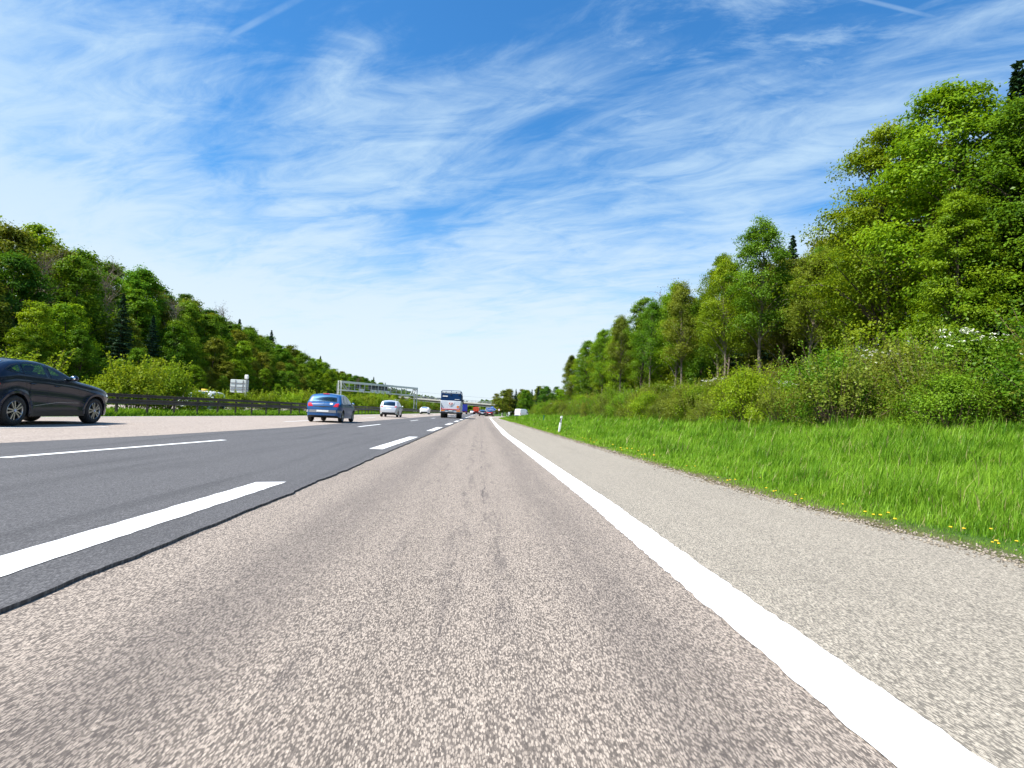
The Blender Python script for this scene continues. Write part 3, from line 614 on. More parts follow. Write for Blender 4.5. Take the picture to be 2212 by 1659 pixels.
# ------------------------------------------------------------------ grass
def blades(name,X,Y,hgt,wid,rg,tonef=None,lean=.35):
    n=len(X); Z=tz(X,Y)-.03; a=rg.uniform(0,6.28,n); t=np.stack([np.cos(a),np.sin(a),np.zeros(n)],1); b=np.stack([-np.sin(a),np.cos(a),np.zeros(n)],1)
    P=np.stack([X,Y,Z],1); up=np.array([0,0,1.]); h=hgt[:,None]; wv=wid[:,None]; l=(rg.uniform(.1,1,n)*lean)[:,None]
    wind=np.array([.25,.12,0])
    m=P+up*h*.55+(b*l+wind*.25)*h*.35; tip=P+up*h*(1-.25*l)+(b*l*1.5+wind*.8)*h*.8
    V=np.stack([P-t*wv*.5,P+t*wv*.5,m+t*wv*.42,m-t*wv*.42,tip],1).reshape(-1,3); k=np.arange(n)*5
    F4=np.stack([k,k+1,k+2,k+3],1); F3=np.stack([k+3,k+2,k+4],1)
    tf=np.broadcast_to(tonef if tonef is not None else .5,(n,)); tn=np.where(tf>1.2,1.6,np.clip(tf+rg.normal(0,.22,n),0,1))
    return rawmesh(name,V,[F4,F3],GRASS,np.concatenate([tn,tn]))
rg=np.random.default_rng(21)
n=560000; Y=1.2*np.exp(rg.random(n)*math.log(112/1.2)); X=3.35+rg.random(n)*7.
fr=.5+.3*np.sin(Y*1.9+.5)*np.sin(Y*.63)+.3*np.sin(Y*5.3+1.)*np.cos(Y*2.2)
ed=edge(Y)-.03+np.clip(fr,0,1.2)*.16+np.abs(rg.normal(0,.07,n)); keep=(X>ed)&(X<10.3)&(X/np.maximum(Y,.1)<1.25)&((Y<104)|(X<4.2)); X=X[keep];Y=Y[keep]
dist=np.hypot(X,Y); e=X-edge(Y)
clump=.5+.28*np.sin(X*1.9+1.3*np.sin(Y*.8))*np.cos(Y*1.5+.7*X)+.22*np.sin(X*5.1+Y*3.3+1.5*np.sin(X*3.))
tuft=sst(np.sin(X*2.7+1.7*np.sin(Y*1.3))*np.sin(Y*2.1+1.1*np.sin(X*1.7)),.1,.8)
hg=(.05+.15*sst(e,.15,1.1)+.06*sst(e,3.,5.))*rg.uniform(.45,1.35,len(X))*(.62+.75*np.clip(clump,0,1))*(1+.55*tuft*sst(e,.5,1.5)); tall=(rg.random(len(X))<.035)&(e>.5); hg[tall]*=1.7
wd=np.maximum(.0055,dist*.00095)*rg.uniform(.6,1.5,len(X))
tone=np.clip(.30+.42*clump-.25*tuft+.25*sst(e,1.2,.2)*.5,0,1); tone[rg.random(len(X))<.05+.42*sst(e,.26,.02)]=1.6
tag(link('grass',blades('grass',X,Y,hg,wd,rg,tone,lean=.55)),'tall fresh green grass on the verge beside the hard shoulder','grass',kind='stuff')
# crumbs of grit, soil and dry leaf along the broken edge of the shoulder
n=3600; Y=1.6*np.exp(rg.random(n)*math.log(60/1.6)); X=edge(Y)+rg.normal(.02,.10,n)-np.abs(rg.normal(0,.05,n)); sz_=rg.uniform(.004,.014,n)*(1+Y*.05)
q=rg.normal(size=(n,6,3))*.2; base=np.array([[1,0,0],[-1,0,0],[0,1,0],[0,-1,0],[0,0,.7],[0,0,-.5]]); V=(np.stack([X,Y,np.maximum(tz(X,Y),0)+.003],1)[:,None]+(base+q)*sz_[:,None,None]).reshape(-1,3)
k=np.arange(n)[:,None,None]*6; T=np.array([[0,2,4],[2,1,4],[1,3,4],[3,0,4],[2,0,5],[1,2,5],[3,1,5],[0,3,5]]); F=(k+T[None]).reshape(-1,3)
tag(link('gravel',rawmesh('gravel',V,F,mat('grit',(.30,.25,.19),.9,var=.6,vscale=30.))),'grit and crumbs along the broken shoulder edge','gravel',kind='stuff')
n=60000; Y=15*np.exp(rg.random(n)*math.log(150/15)); X=-(rg.uniform(13.6,22.2,n)); keep=(X<medge(Y)-.05)&(X>medge(Y)-(3.+3.*rg.random(n))); X=X[keep];Y=Y[keep]
hg=(.16+.16*rg.random(len(X)))*(.55+.5*sst(medge(Y)-X,.1,1.)); wd=np.maximum(.012,np.hypot(X,Y)*.0012)
tag(link('reservation_grass',blades('reservation_grass',X,Y,hg,wd,rg,.5+.2*np.sin(Y*1.7))),'green grass strip under the double guardrail','grass',kind='stuff')
# dandelions along the verge edge
d=MB()
for k in range(7):
    a=k*.9; d.ell((.012*math.cos(a),.012*math.sin(a),.14+.004*(k%2)),(.014,.014,.007),6,4)
d.ell((0,0,.143),(.018,.018,.010),7,4)
q=d.build('flower_head',MT['dandelion']); dm=q.data; bpy.data.objects.remove(q)
st=MB().tube([(0,0,0),(.008,.004,.07),(0,0,.14)],.0025,5).build('stem',GRASS)
q=st; st=q.data; bpy.data.objects.remove(q)
for i in range(60):
    y=3.2*math.exp(rnd.random()*math.log(34/3.2)); x=float(edge(y))+.12+abs(rnd.gauss(0,.35)); s=rnd.uniform(.5,.85)*(.8 if y<12 else 1.25)
    e=empty('dandelion','small yellow dandelion flower in the grass along the hard shoulder edge','flower',(x,y,tz1(x,y)-.02),rnd.uniform(0,6),'dandelions along the hard shoulder edge',(s,s,s))
    link('flower_head',dm,e); link('stem',st,e)
# ------------------------------------------------------------------ vehicles
def smooth1(y,x,s):
    k=np.arange(-int(3*s)-1,int(3*s)+2); wt=np.exp(-.5*(k/s)**2); wt/=wt.sum()
    yp=np.concatenate([2*y[0]-y[1:len(k)//2+1][::-1],y,2*y[-1]-y[-len(k)//2:-1][::-1]]); return np.convolve(yp,wt,'valid')[:len(y)]
class Car:
    """body lofted from a side silhouette: y forward from the rear bumper, z up"""
    def __init__(s,name,label,cat,P,paint,loc,rz,group=None):
        s.P=P; s.root=empty(name,label,cat,loc,rz,group); s.paint=paint
        L,W=P['L'],P['W']; s.L,s.Wd=L,W
        yy=np.arange(0,L+.005,.01); t=np.array(P['top'],float); T=np.interp(yy,t[:,0],t[:,1]); s.yy=yy
        Ts=smooth1(T,yy,P.get('sm',5)); Ts[0]=T[0]; Ts[-1]=T[-1]; s.Tt=Ts
        b=np.array(P['bot'],float); s.bz=lambda y:np.interp(y,b[:,0],b[:,1])
        s.belt=np.array(P['belt'],float)
        s.make_body()
    def T(s,y): return np.interp(y,s.yy,s.Tt)
    def bottom(s,y):
        y=np.asarray(y,float); z=s.bz(y); Ra=s.P['arch']
        for yc in s.P['wheels']:
            d=np.abs(y-yc); q=np.where(d<Ra,s.P['wr']+np.sqrt(np.maximum(Ra*Ra-d*d,0)),0); z=np.maximum(z,q)
        return z
    def path(s):
        nb=6; z0=float(s.bz(0)); z1=float(s.bz(s.L))
        a=[(0,z0+(s.T(0)-z0)*i/nb) for i in range(nb)]; m=[(y,float(s.T(y))) for y in s.cols]; c=[(s.L,s.T(s.L)+(z1-s.T(s.L))*i/nb) for i in range(1,nb+1)]
        return np.array(a+m+c)
    def Wbase(s,y,z):
        P=s.P; W=np.full(np.broadcast(y,z).shape,P['W']/2)
        for e,c,t in((P['er'],P['cr'],y),(P['ef'],P['cf'],s.L-y)): W=W-c*np.clip((e-t)/e,0,1)**2.2
        zb=np.interp(y,s.belt[:,0],s.belt[:,1])
        W=W-np.clip(z-zb,0,9)*P['tumble']-.045*np.clip((zb-.12-z)/.5,0,1)**2 -.02*np.exp(-((z-zb)/.05)**2)*0
        W=W+P.get('char',.012)*np.exp(-((z-(zb-.16))/.05)**2)-P.get('char',.012)*np.exp(-((z-(zb-.33))/.11)**2)
        if P.get('flare'):
            for yc in P['wheels']:
                d=np.hypot(y-yc,z-P['wr']); W=W+P['flare']*np.exp(-((d-P['arch']-.03)/.11)**2)
        return W
    def W(s,y,z,d=None):
        y=np.asarray(y,float);z=np.asarray(z,float)
        if d is None: d=s.dist(y,z)
        r=s.P['r']; f=np.where(d<r,r-np.sqrt(np.maximum(r*r-(r-d)**2,0)),0)
        return s.Wbase(y,z)-f
    def dist(s,y,z):
        p=s.pth; sh=np.broadcast(y,z).shape; q=np.stack([np.broadcast_to(y,sh).ravel(),np.broadcast_to(z,sh).ravel()],1)
        a=p[:-1];ab=p[1:]-a; l2=np.maximum((ab**2).sum(1),1e-12); out=np.full(len(q),9.)
        for i in range(len(a)):
            t=np.clip(((q-a[i])@ab[i])/l2[i],0,1); dd=np.hypot(*(q-a[i]-t[:,None]*ab[i]).T); out=np.minimum(out,dd)
        return out.reshape(sh)
    def make_body(s):
        P=s.P; L=s.L; st=P.get('step',.05); c=[np.arange(0,L,st),[L],np.linspace(0,.25,13),L-np.linspace(0,.25,13)]
        for yc in P['wheels']: c.append(yc+P['arch']*np.cos(np.linspace(0,math.pi,19))); c.append([yc-P['arch']-.004,yc+P['arch']+.004])
        c=np.unique(np.round(np.concatenate(c),4)); c=c[(c>=0)&(c<=L)]; s.cols=c; s.pth=s.path()
        n=P.get('rows',26); v=np.linspace(0,1,n+1); v=v-.06*np.sin(2*math.pi*v)*0
        B=s.bottom(c);Tp=s.T(c); Yg=np.repeat(c[:,None],n+1,1); Zg=B[:,None]+(Tp-B)[:,None]*v[None]
        Wg=s.W(Yg,Zg); V=[];F=[];mi=[]
        m=len(c)
        for sg in(1,-1):
            b=len(V); V+= [(sg*Wg[i,j],Yg[i,j],Zg[i,j]) for i in range(m) for j in range(n+1)]
            for i in range(m-1):
                for j in range(n):
                    yc=(c[i]+c[i+1])/2; zc=Zg[i:i+2,j:j+2].mean()
                    if any(s.inside(w_,yc,zc,.028) for w_ in P['win']): continue
                    f=(b+i*(n+1)+j,b+(i+1)*(n+1)+j,b+(i+1)*(n+1)+j+1,b+i*(n+1)+j+1); F.append(f if sg>0 else f[::-1]); mi.append(0)
        # roof, bonnet, tail: strip across along the silhouette
        p=s.pth; M=10; nn=np.zeros_like(p); t=np.gradient(p,axis=0); t/=np.linalg.norm(t,axis=1,keepdims=True)+1e-9; nn[:,0]=-t[:,1];nn[:,1]=t[:,0]
        We=s.W(p[:,0],p[:,1],np.zeros(len(p))); cw=P.get('crown',.045); b=len(V); us=np.linspace(-1,1,M+1)
        s.nn=nn; s.We=We; s.arc=np.concatenate([[0],np.cumsum(np.hypot(*np.diff(p,axis=0).T))])
        for i in range(len(p)):
            for u in us:
                k=cw*(1-u*u)*(1-.35*u*u); V.append((We[i]*u,p[i,0]+nn[i,0]*k,p[i,1]+nn[i,1]*k))
        for i in range(len(p)-1):
            for j in range(M):
                y_=(p[i,0]+p[i+1,0])/2; z_=(p[i,1]+p[i+1,1])/2; um=(us[j]+us[j+1])/2
                if any(a<=s.arc[i] and s.arc[i+1]<=e and abs(um)<k-.08 for a,e,k in s.screens()): continue
                F.append((b+i*(M+1)+j,b+i*(M+1)+j+1,b+(i+1)*(M+1)+j+1,b+(i+1)*(M+1)+j)[::-1]); mi.append(0)
        # floor
        b=len(V)
        for i in range(m): V+= [(-Wg[i,0]+.002,c[i],B[i]),(Wg[i,0]-.002,c[i],B[i])]
        for i in range(m-1): F.append((b+2*i,b+2*i+1,b+2*i+3,b+2*i+2)); mi.append(1)
        me=bpy.data.meshes.new('body'); me.from_pydata(V,[],F); me.materials.append(s.paint); me.materials.append(MT['black']); me.polygons.foreach_set('material_index',mi)
        me.polygons.foreach_set('use_smooth',[True]*len(F)); me.update()
        try: me.set_sharp_from_angle(angle=R_(40))
        except Exception: pass
        s.body=link('body',me,s.root)
    def screens(s):
        out=[]
        for k in('rear_screen','windscreen'):
            if k in s.P:
                a,e,u=s.P[k]; out.append((s.sarc(a),s.sarc(e),u))
        return out
    def sarc(s,y):
        if not hasattr(s,'arc'): 
            s.arc=np.concatenate([[0],np.cumsum(np.hypot(*np.diff(s.pth,axis=0).T))])
        return float(np.interp(y,s.pth[6:-6,0],s.arc[6:-6]))
    def inside(s,w_,y,z,ins):
        lo,hi=w_
        if y<max(lo[0][0],hi[0][0])+ins*.6 or y>min(lo[-1][0],hi[-1][0])-ins*.6: return False
        return np.interp(y,*zip(*lo))+ins<z<np.interp(y,*zip(*hi))-ins
    def strip(s,a,u):
        """point on the roof strip: arc length a, cross position u"""
        p=[np.interp(a,s.arc,s.pth[:,k]) for k in(0,1)]; n=[np.interp(a,s.arc,s.nn[:,k]) for k in(0,1)]; We=np.interp(a,s.arc,s.We); return p,n,We
    def patch_side(s,name,lo,hi,m,off=.006,parent=None,n=14,k=5,sides=(1,-1),smooth=True):
        y0=max(lo[0][0],hi[0][0]);y1=min(lo[-1][0],hi[-1][0]); out=[]
        for sg in sides:
            V=[];F=[]
            for i in range(n+1):
                y=y0+(y1-y0)*i/n; a=np.interp(y,*zip(*lo)); b=np.interp(y,*zip(*hi))
                for j in range(k+1):
                    z=a+(b-a)*j/k; V.append((sg*(float(s.W(y,z))+off),y,z))
            for i in range(n):
                for j in range(k):
                    f=(i*(k+1)+j,(i+1)*(k+1)+j,(i+1)*(k+1)+j+1,i*(k+1)+j+1); F.append(f if sg>0 else f[::-1])
            out.append(MB().add(V,F).build(name,m,parent or s.root,smooth))
        return out
    def patch_strip(s,name,a0,a1,u0,u1,m,off=.006,parent=None,n=10,k=10,taper=0.):
        V=[];F=[]; cw=s.P.get('crown',.045)
        for i in range(n+1):
            a=a0+(a1-a0)*i/n; p,nn,We=s.strip(a,0)
            for j in range(k+1):
                u=u0+(u1-u0)*j/k; u*=1-taper*i/n; q=cw*(1-u*u)*(1-.35*u*u)+off; V.append((We*u,p[0]+nn[0]*q,p[1]+nn[1]*q))
        for i in range(n):
            for j in range(k): F.append((i*(k+1)+j,i*(k+1)+j+1,(i+1)*(k+1)+j+1,(i+1)*(k+1)+j)[::-1])
        return MB().add(V,F).build(name,m,parent or s.root,True)
    def azr(s,z):
        """arc length of height z on the tail"""
        k=int(np.argmax(s.pth[:,1]>.98*s.pth[:,1].max())); return float(np.interp(z,s.pth[:k,1],s.arc[:k]))
    def azf(s,z):
        k=len(s.pth)-1-int(np.argmax(s.pth[::-1,1]>.98*s.pth[:,1].max())); return float(np.interp(z,s.pth[k:,1][::-1],s.arc[k:][::-1]))
    def tail(s,name,poly,m,off=.008,parent=None,smooth=False):
        """flat-outline lamp or plate wrapped round the tail: poly of (x,z), sampled rows"""
        zs=sorted({q[1] for q in poly}); z0,z1=zs[0],zs[-1]; V=[];F=[]; n=6;k=8; cw=s.P.get('crown',.045); r=s.P['r']
        def xr(z):
            xs=[]
            for i in range(len(poly)):
                (x1,a1),(x2,a2)=poly[i],poly[(i+1)%len(poly)]
                if a1==a2:
                    if abs(z-a1)<1e-9: xs+=[x1,x2]
                elif min(a1,a2)-1e-9<=z<=max(a1,a2)+1e-9: xs.append(x1+(x2-x1)*(z-a1)/(a2-a1))
            return min(xs),max(xs)
        for i in range(n+1):
            z=z0+(z1-z0)*i/n; xa,xb=xr(min(max(z,z0+1e-6),z1-1e-6)); a=s.azr(z); p,nn,We=s.strip(a,0)
            for j in range(k+1):
                x=xa+(xb-xa)*j/k; u=x/We
                if abs(u)<=1: q=cw*(1-u*u)*(1-.35*u*u)
                else:
                    e=min(abs(x)-We,r*.999); q=-(r-math.sqrt(r*r-e*e)); 
                    if abs(x)-We>r: q-=abs(x)-We-r
                V.append((x,p[0]+nn[0]*(q+off),p[1]+nn[1]*(q+off)))
        for i in range(n):
            for j in range(k): F.append((i*(k+1)+j,i*(k+1)+j+1,(i+1)*(k+1)+j+1,(i+1)*(k+1)+j)[::-1])
        return MB().add(V,F).build(name,m,parent or s.root,smooth)
    def windows(s,gl,frame=MT['black'],names=None):
        for w_ in s.P['win']:
            lo,hi=w_
            o=s.patch_side('window',lo,hi,gl,.007)
            # dark surround just under the pane edge
            for sg,pn in zip((1,-1),o):
                y0=max(lo[0][0],hi[0][0]);y1=min(lo[-1][0],hi[-1][0]); V=[];F=[]; q=[]
                ys=np.linspace(y0,y1,16)
                ring=[(y,np.interp(y,*zip(*lo))) for y in ys]+[(y,np.interp(y,*zip(*hi))) for y in ys[::-1]]
                c=np.mean(ring,0)
                for (y,z) in ring:
                    d=np.array([y,z])-c; L=np.hypot(*d)+1e-6
                    for e in(-.045,.022):
                        yy,zz=np.array([y,z])+d/L*e*np.array([1,1.]); V.append((sg*(float(s.W(yy,zz))+.004),yy,zz))
                m=len(ring); F=[(2*i,2*((i+1)%m),2*((i+1)%m)+1,2*i+1) for i in range(m)]
                if sg<0: F=[f[::-1] for f in F]
                MB().add(V,F).build('window_surround',frame,pn,True)
        for a,e,u,nm in [(*s.P[k],k) for k in('rear_screen','windscreen') if k in s.P]:
            g=s.patch_strip(nm,s.sarc(a),s.sarc(e),-u,u,gl if nm=='windscreen' else s.P.get('rglass',gl),.008)
            A,E=s.sarc(a),s.sarc(e)
            V=[]; cw=s.P.get('crown',.045); ring=[]
            for t in np.linspace(-1,1,9): ring.append((A,u*t))
            for t in np.linspace(0,1,9)[1:-1]: ring.append((A+(E-A)*t,u))
            for t in np.linspace(1,-1,9): ring.append((E,u*t))
            for t in np.linspace(1,0,9)[1:-1]: ring.append((A+(E-A)*t,-u))
            m=len(ring)
            for (a_,u_) in ring:
                for k_ in(.80,1.06):
                    am=(A+E)/2+(a_-(A+E)/2)*k_; uu=u_*(k_ if k_<1 else 1.02); p,nn,We=s.strip(am,0); q=cw*(1-uu*uu)*(1-.35*uu*uu)+.004; V.append((We*uu,p[0]+nn[0]*q,p[1]+nn[1]*q))
            MB().add(V,[(2*i,2*((i+1)%m),2*((i+1)%m)+1,2*i+1) for i in range(m)]).build('screen_surround',frame,g,True)
    def wheels(s,rim='alloy',spokes=5,emblem=None,dark=False):
        P=s.P; wr=P['wr']; tw=P.get('tw',.22)
        prof=[(-tw/2+.01,wr*.64),(-tw/2,wr*.70),(-tw/2,wr*.88),(-tw/2+.025,wr*.965),(-tw/2+.06,wr),(tw/2-.06,wr),(tw/2-.025,wr*.965),(tw/2,wr*.88),(tw/2,wr*.72),(tw/2-.012,wr*.66)]
        ty=MB().lathe(prof,36).build('wheel',MT['tyre'],s.root,True); tyme=ty.data
        rb=MB(); ro=tw/2-.012; r1=wr*.66
        rb.lathe([(ro-.10,r1),(ro-.004,r1),(ro+.004,r1*.965),(ro-.012,r1*.92),(ro-.06,r1*.90)],36)
        rb.lathe([(ro+.006,0.),(ro+.006,r1*.13),(ro-.03,r1*.20)],16)
        for i in range(spokes):
            q=2*math.pi*i/spokes
            for dq in ((-.20,.20) if spokes==5 else (0,)):
                a=q+dq; w0,w1=.013,(.020 if spokes==5 else .042)
                for(ra,rbb,wa,wb) in((r1*.12,r1*.94,w0,w1),):
                    ca,sa=math.cos(a),math.sin(a); a2=a+(dq*1.1); cb,sb=math.cos(a2),math.sin(a2)
                    P0=[(ro,ca*ra-sa*wa,sa*ra+ca*wa),(ro,ca*ra+sa*wa,sa*ra-ca*wa),(ro+.002,cb*rbb+sb*wb,sb*rbb-cb*wb),(ro+.002,cb*rbb-sb*wb,sb*rbb+cb*wb)]
                    P1=[(x-.035,y,z) for x,y,z in P0]; rb.add(P0+P1,[(0,1,2,3),(7,6,5,4),(0,4,5,1),(1,5,6,2),(2,6,7,3),(3,7,4,0)])
        rim_o=rb.build('rim',MT[rim],ty,True); rme=rim_o.data
        bk=MB().lathe([(ro-.075,0),(ro-.075,r1*.97)],28).build('dark_backing',MT['dark'],ty); bme=bk.data  # dark backing disc put in for the shade behind the spokes
        eme=None
        if emblem:
            V=[(0,0,0)]+[(0,.034*math.cos(k*math.pi/8),.034*math.sin(k*math.pi/8)) for k in range(16)]
            e=MB().add(V,[(0,1+k,1+(k+1)%16) for k in range(16)]).build('hub_emblem',MT['emblue'],ty); e.data.materials.append(MT['plate'])
            for k in range(16): e.data.polygons[k].material_index=1 if (k//4)%2 else 0
            e.location.x=ro+.009; eme=e.data
        first=True
        for yc in P['wheels']:
            for sg in(1,-1):
                x=sg*(P['W']/2-tw/2-P.get('inset',.03))
                if first: o=ty; first=False
                else:
                    o=link('wheel',tyme,s.root)
                    for nm,me in(('rim',rme),('dark_backing',bme)): link(nm,me,o)
                    if eme: c_=link('hub_emblem',eme,o); c_.location.x=ro+.009
                o.location=(x,yc,wr); o.rotation_euler=(0,0,0 if sg>0 else math.pi)
    def interior(s,y0,y1,rows):
        P=s.P; W=P['W']/2-.16; zb=float(np.interp((y0+y1)/2,s.belt[:,0],s.belt[:,1]))-.16
        MB().box((0,(y0+y1)/2,(.32+zb)/2),(2*W-.06,y1-y0,zb-.32),bev=.03).build('cabin_trim',MT['dark'],s.root)
        for y in rows:
            for x in(-.36,.36):
                b=MB(); b.box((x,y,zb+.10),(.46,.14,.44),Matrix.Rotation(R_(-14),3,'X').inverted(),.05); b.box((x,y-.075,zb+.41),(.26,.10,.17),None,.045); b.tube([(x-.06,y-.06,zb+.28),(x-.06,y-.07,zb+.36)],.008,6); b.tube([(x+.06,y-.06,zb+.28),(x+.06,y-.07,zb+.36)],.008,6)
                b.build('seat',MT['dark'],s.root,True)
        sw=MB(); n=20; pts=[(-.36+.18*math.cos(2*math.pi*k/n),y1-.35+.07*math.sin(2*math.pi*k/n),zb+.05+.17*math.sin(2*math.pi*k/n)) for k in range(n+1)]; sw.tube(pts,.015,6,False); sw.build('steering_wheel',MT['dark'],s.root,True)
        MB().box((0,y1-.02,zb+.01),(2*W-.1,.40,.14),None,.05).build('dashboard',MT['dark'],s.root,True)
    def mirrors(s,y,z,m,sx=.11,sy=.08,sz=.075):
        for sg in(1,-1):
            x=sg*(float(s.W(y,z))+.13); o=MB().ell((x,y,z+.03),(sx,sy,sz),14,10).tube([(sg*(float(s.W(y,z))-.02),y+.02,z-.03),(x,y,z)],.03,8).build('mirror',m,s.root,True)
            MB().ell((x,y-sy*.80,z+.03),(sx*.8,sy*.22,sz*.78),12,8).build('mirror_glass',MT['chrome'],o,True)
    def handles(s,ys,zs,m):
        for y,z in zip(ys,zs):
            for sg in(1,-1):
                MB().box((sg*(float(s.W(y,z))+.018),y,z),(.03,.20,.032),None,.012).build('door_handle',m,s.root,True)
    def seams(s,lines,wd=.007):
        mb=MB()
        for ln in lines:
            for sg in(1,-1):
                V=[]
                for t in np.linspace(0,len(ln)-1,len(ln)*8-7):
                    i=min(int(t),len(ln)-2); f=t-i; y=ln[i][0]+(ln[i+1][0]-ln[i][0])*f; z=ln[i][1]+(ln[i+1][1]-ln[i][1])*f
                    dy,dz=ln[i+1][0]-ln[i][0],ln[i+1][1]-ln[i][1]; q=math.hypot(dy,dz); ny,nz=-dz/q*wd/2,dy/q*wd/2
                    for e in(-1,1): V.append((sg*(float(s.W(y+ny*e,z+nz*e))+.003),y+ny*e,z+nz*e))
                mb.add(V,[(2*k,2*k+1,2*k+3,2*k+2) for k in range(len(V)//2-1)])
        return mb.build('door_seams',MT['black'],s.root)
def suv():
    P=dict(L=4.94,W=2.0,wheels=(1.03,4.005),wr=.385,arch=.445,tw=.28,inset=.0,flare=.03,r=.13,er=.75,cr=.30,ef=.75,cf=.24,tumble=.52,crown=.05,step=.035,rows=40,sm=9,char=.018,
      top=[(0,1.0),(.06,1.12),(.14,1.20),(.30,1.275),(.55,1.44),(.85,1.575),(1.2,1.66),(1.6,1.695),(2.0,1.685),(2.35,1.635),(2.65,1.535),(2.92,1.405),(3.2,1.265),(3.5,1.215),(4.05,1.135),(4.5,1.045),(4.75,.96),(4.88,.84),(4.94,.66)],
      bot=[(0,.42),(.2,.30),(.6,.25),(1.5,.235),(3.6,.235),(4.5,.24),(4.78,.26),(4.94,.36)],belt=[(0,1.12),(1.,1.28),(2.,1.25),(3.,1.19),(3.9,1.07),(4.94,.9)],
      win=[([(.74,1.395),(1.18,1.33)],[(.74,1.425),(.92,1.505),(1.18,1.585)]),([(1.24,1.325),(1.7,1.29),(2.03,1.27)],[(1.24,1.595),(1.6,1.628),(1.97,1.625),(2.03,1.618)]),([(2.15,1.265),(2.6,1.235),(2.99,1.205)],[(2.15,1.605),(2.38,1.55),(2.62,1.47),(2.82,1.38),(2.99,1.26)])],
      rear_screen=(.34,.98,.86),windscreen=(2.40,3.12,.90),rglass=MT['darkglass'])
    c=Car('parked_off','x','x',P,MT['navy'],(-12.62,14.05,STEP),R_(0)); e=c.root; e.name='coupe_suv'
    tag(e,'glossy dark navy coupe SUV with silver wheels at the left edge','car')
    c.windows(MT['clearglass']); c.wheels('alloy',5,True); 
    c.interior(1.0,3.0,(1.30,2.25)); c.mirrors(2.88,1.27,MT['navy'],.10,.10,.08); c.handles((1.50,2.36),(1.08,1.045),MT['navy'])
    c.seams([[(2.09,1.59),(2.10,1.2),(2.14,.75),(2.12,.40)],[(1.21,1.55),(1.22,1.25),(1.32,1.02),(1.50,.80),(1.56,.62),(1.56,.40)],[(3.16,1.14),(3.30,.92),(3.40,.72),(3.40,.40)],[(1.56,.395),(3.44,.395)]])
    c.patch_side('headlight',[(4.46,.83),(4.62,.82),(4.86,.74)],[(4.46,.87),(4.6,.91),(4.82,.865),(4.86,.85)],MT['lamp'],.008)
    c.patch_side('tail_light',[(.03,.93),(.25,.97),(.5,1.0)],[(.03,1.03),(.25,1.06),(.5,1.06)],MT['redlamp'],.008)
    c.patch_side('side_sill',[(1.5,.245),(3.54,.245)],[(1.5,.375),(3.54,.375)],MT['black'],.012)
    for yc in P['wheels']:
        for sg in(1,-1):
            V=[];F=[]; n=28
            for i in range(n+1):
                q=math.pi*(-.06+1.12*i/n)
                for rr,o in((.438,-.02),(.438,.014),(.505,.016),(.52,.0)): y=yc+rr*math.cos(q); z=P['wr']+rr*math.sin(q); V.append((sg*(float(c.W(y,max(z,.24),9.))+o),y,max(z,.24)))
            for i in range(n):
                for j in range(3): f=(4*i+j,4*i+j+1,4*i+j+5,4*i+j+4); F.append(f if sg<0 else f[::-1])
            MB().add(V,F).build('wheel_arch_trim',MT['navy'],e,True)
    # crease along the sill and fender vent
    c.patch_side('sill_crease',[(1.62,.50),(2.5,.605),(3.3,.60)],[(1.62,.512),(2.5,.625),(3.3,.615)],MT['chrome'] if False else MT['gum'],.010,sides=(1,))
    MB().add([(-.02,1.12,1.68),(.02,1.12,1.68),(.006,1.0,1.765),(-.006,1.0,1.765),(.02,.9,1.63),(-.02,.9,1.63)],[(0,1,2,3),(3,2,4,5),(1,4,2),(0,3,5)]).build('roof_antenna',MT['navy'],e)
    # wiper, badge
    for sg in(1,): MB().box((sg*(float(c.W(4.05,.80))+.006),3.86,.86),(.012,.07,.02)).build('side_badge',MT['chrome'],e)
    for u in(-.35,.35): pass
    c.patch_strip('grille',c.azf(.80),c.azf(.55),-.42,.42,MT['black'],.006)
    c.tail('number_plate',[(-.26,.62),(.26,.62),(.26,.73),(-.26,.73)],MT['plate'])
suv()
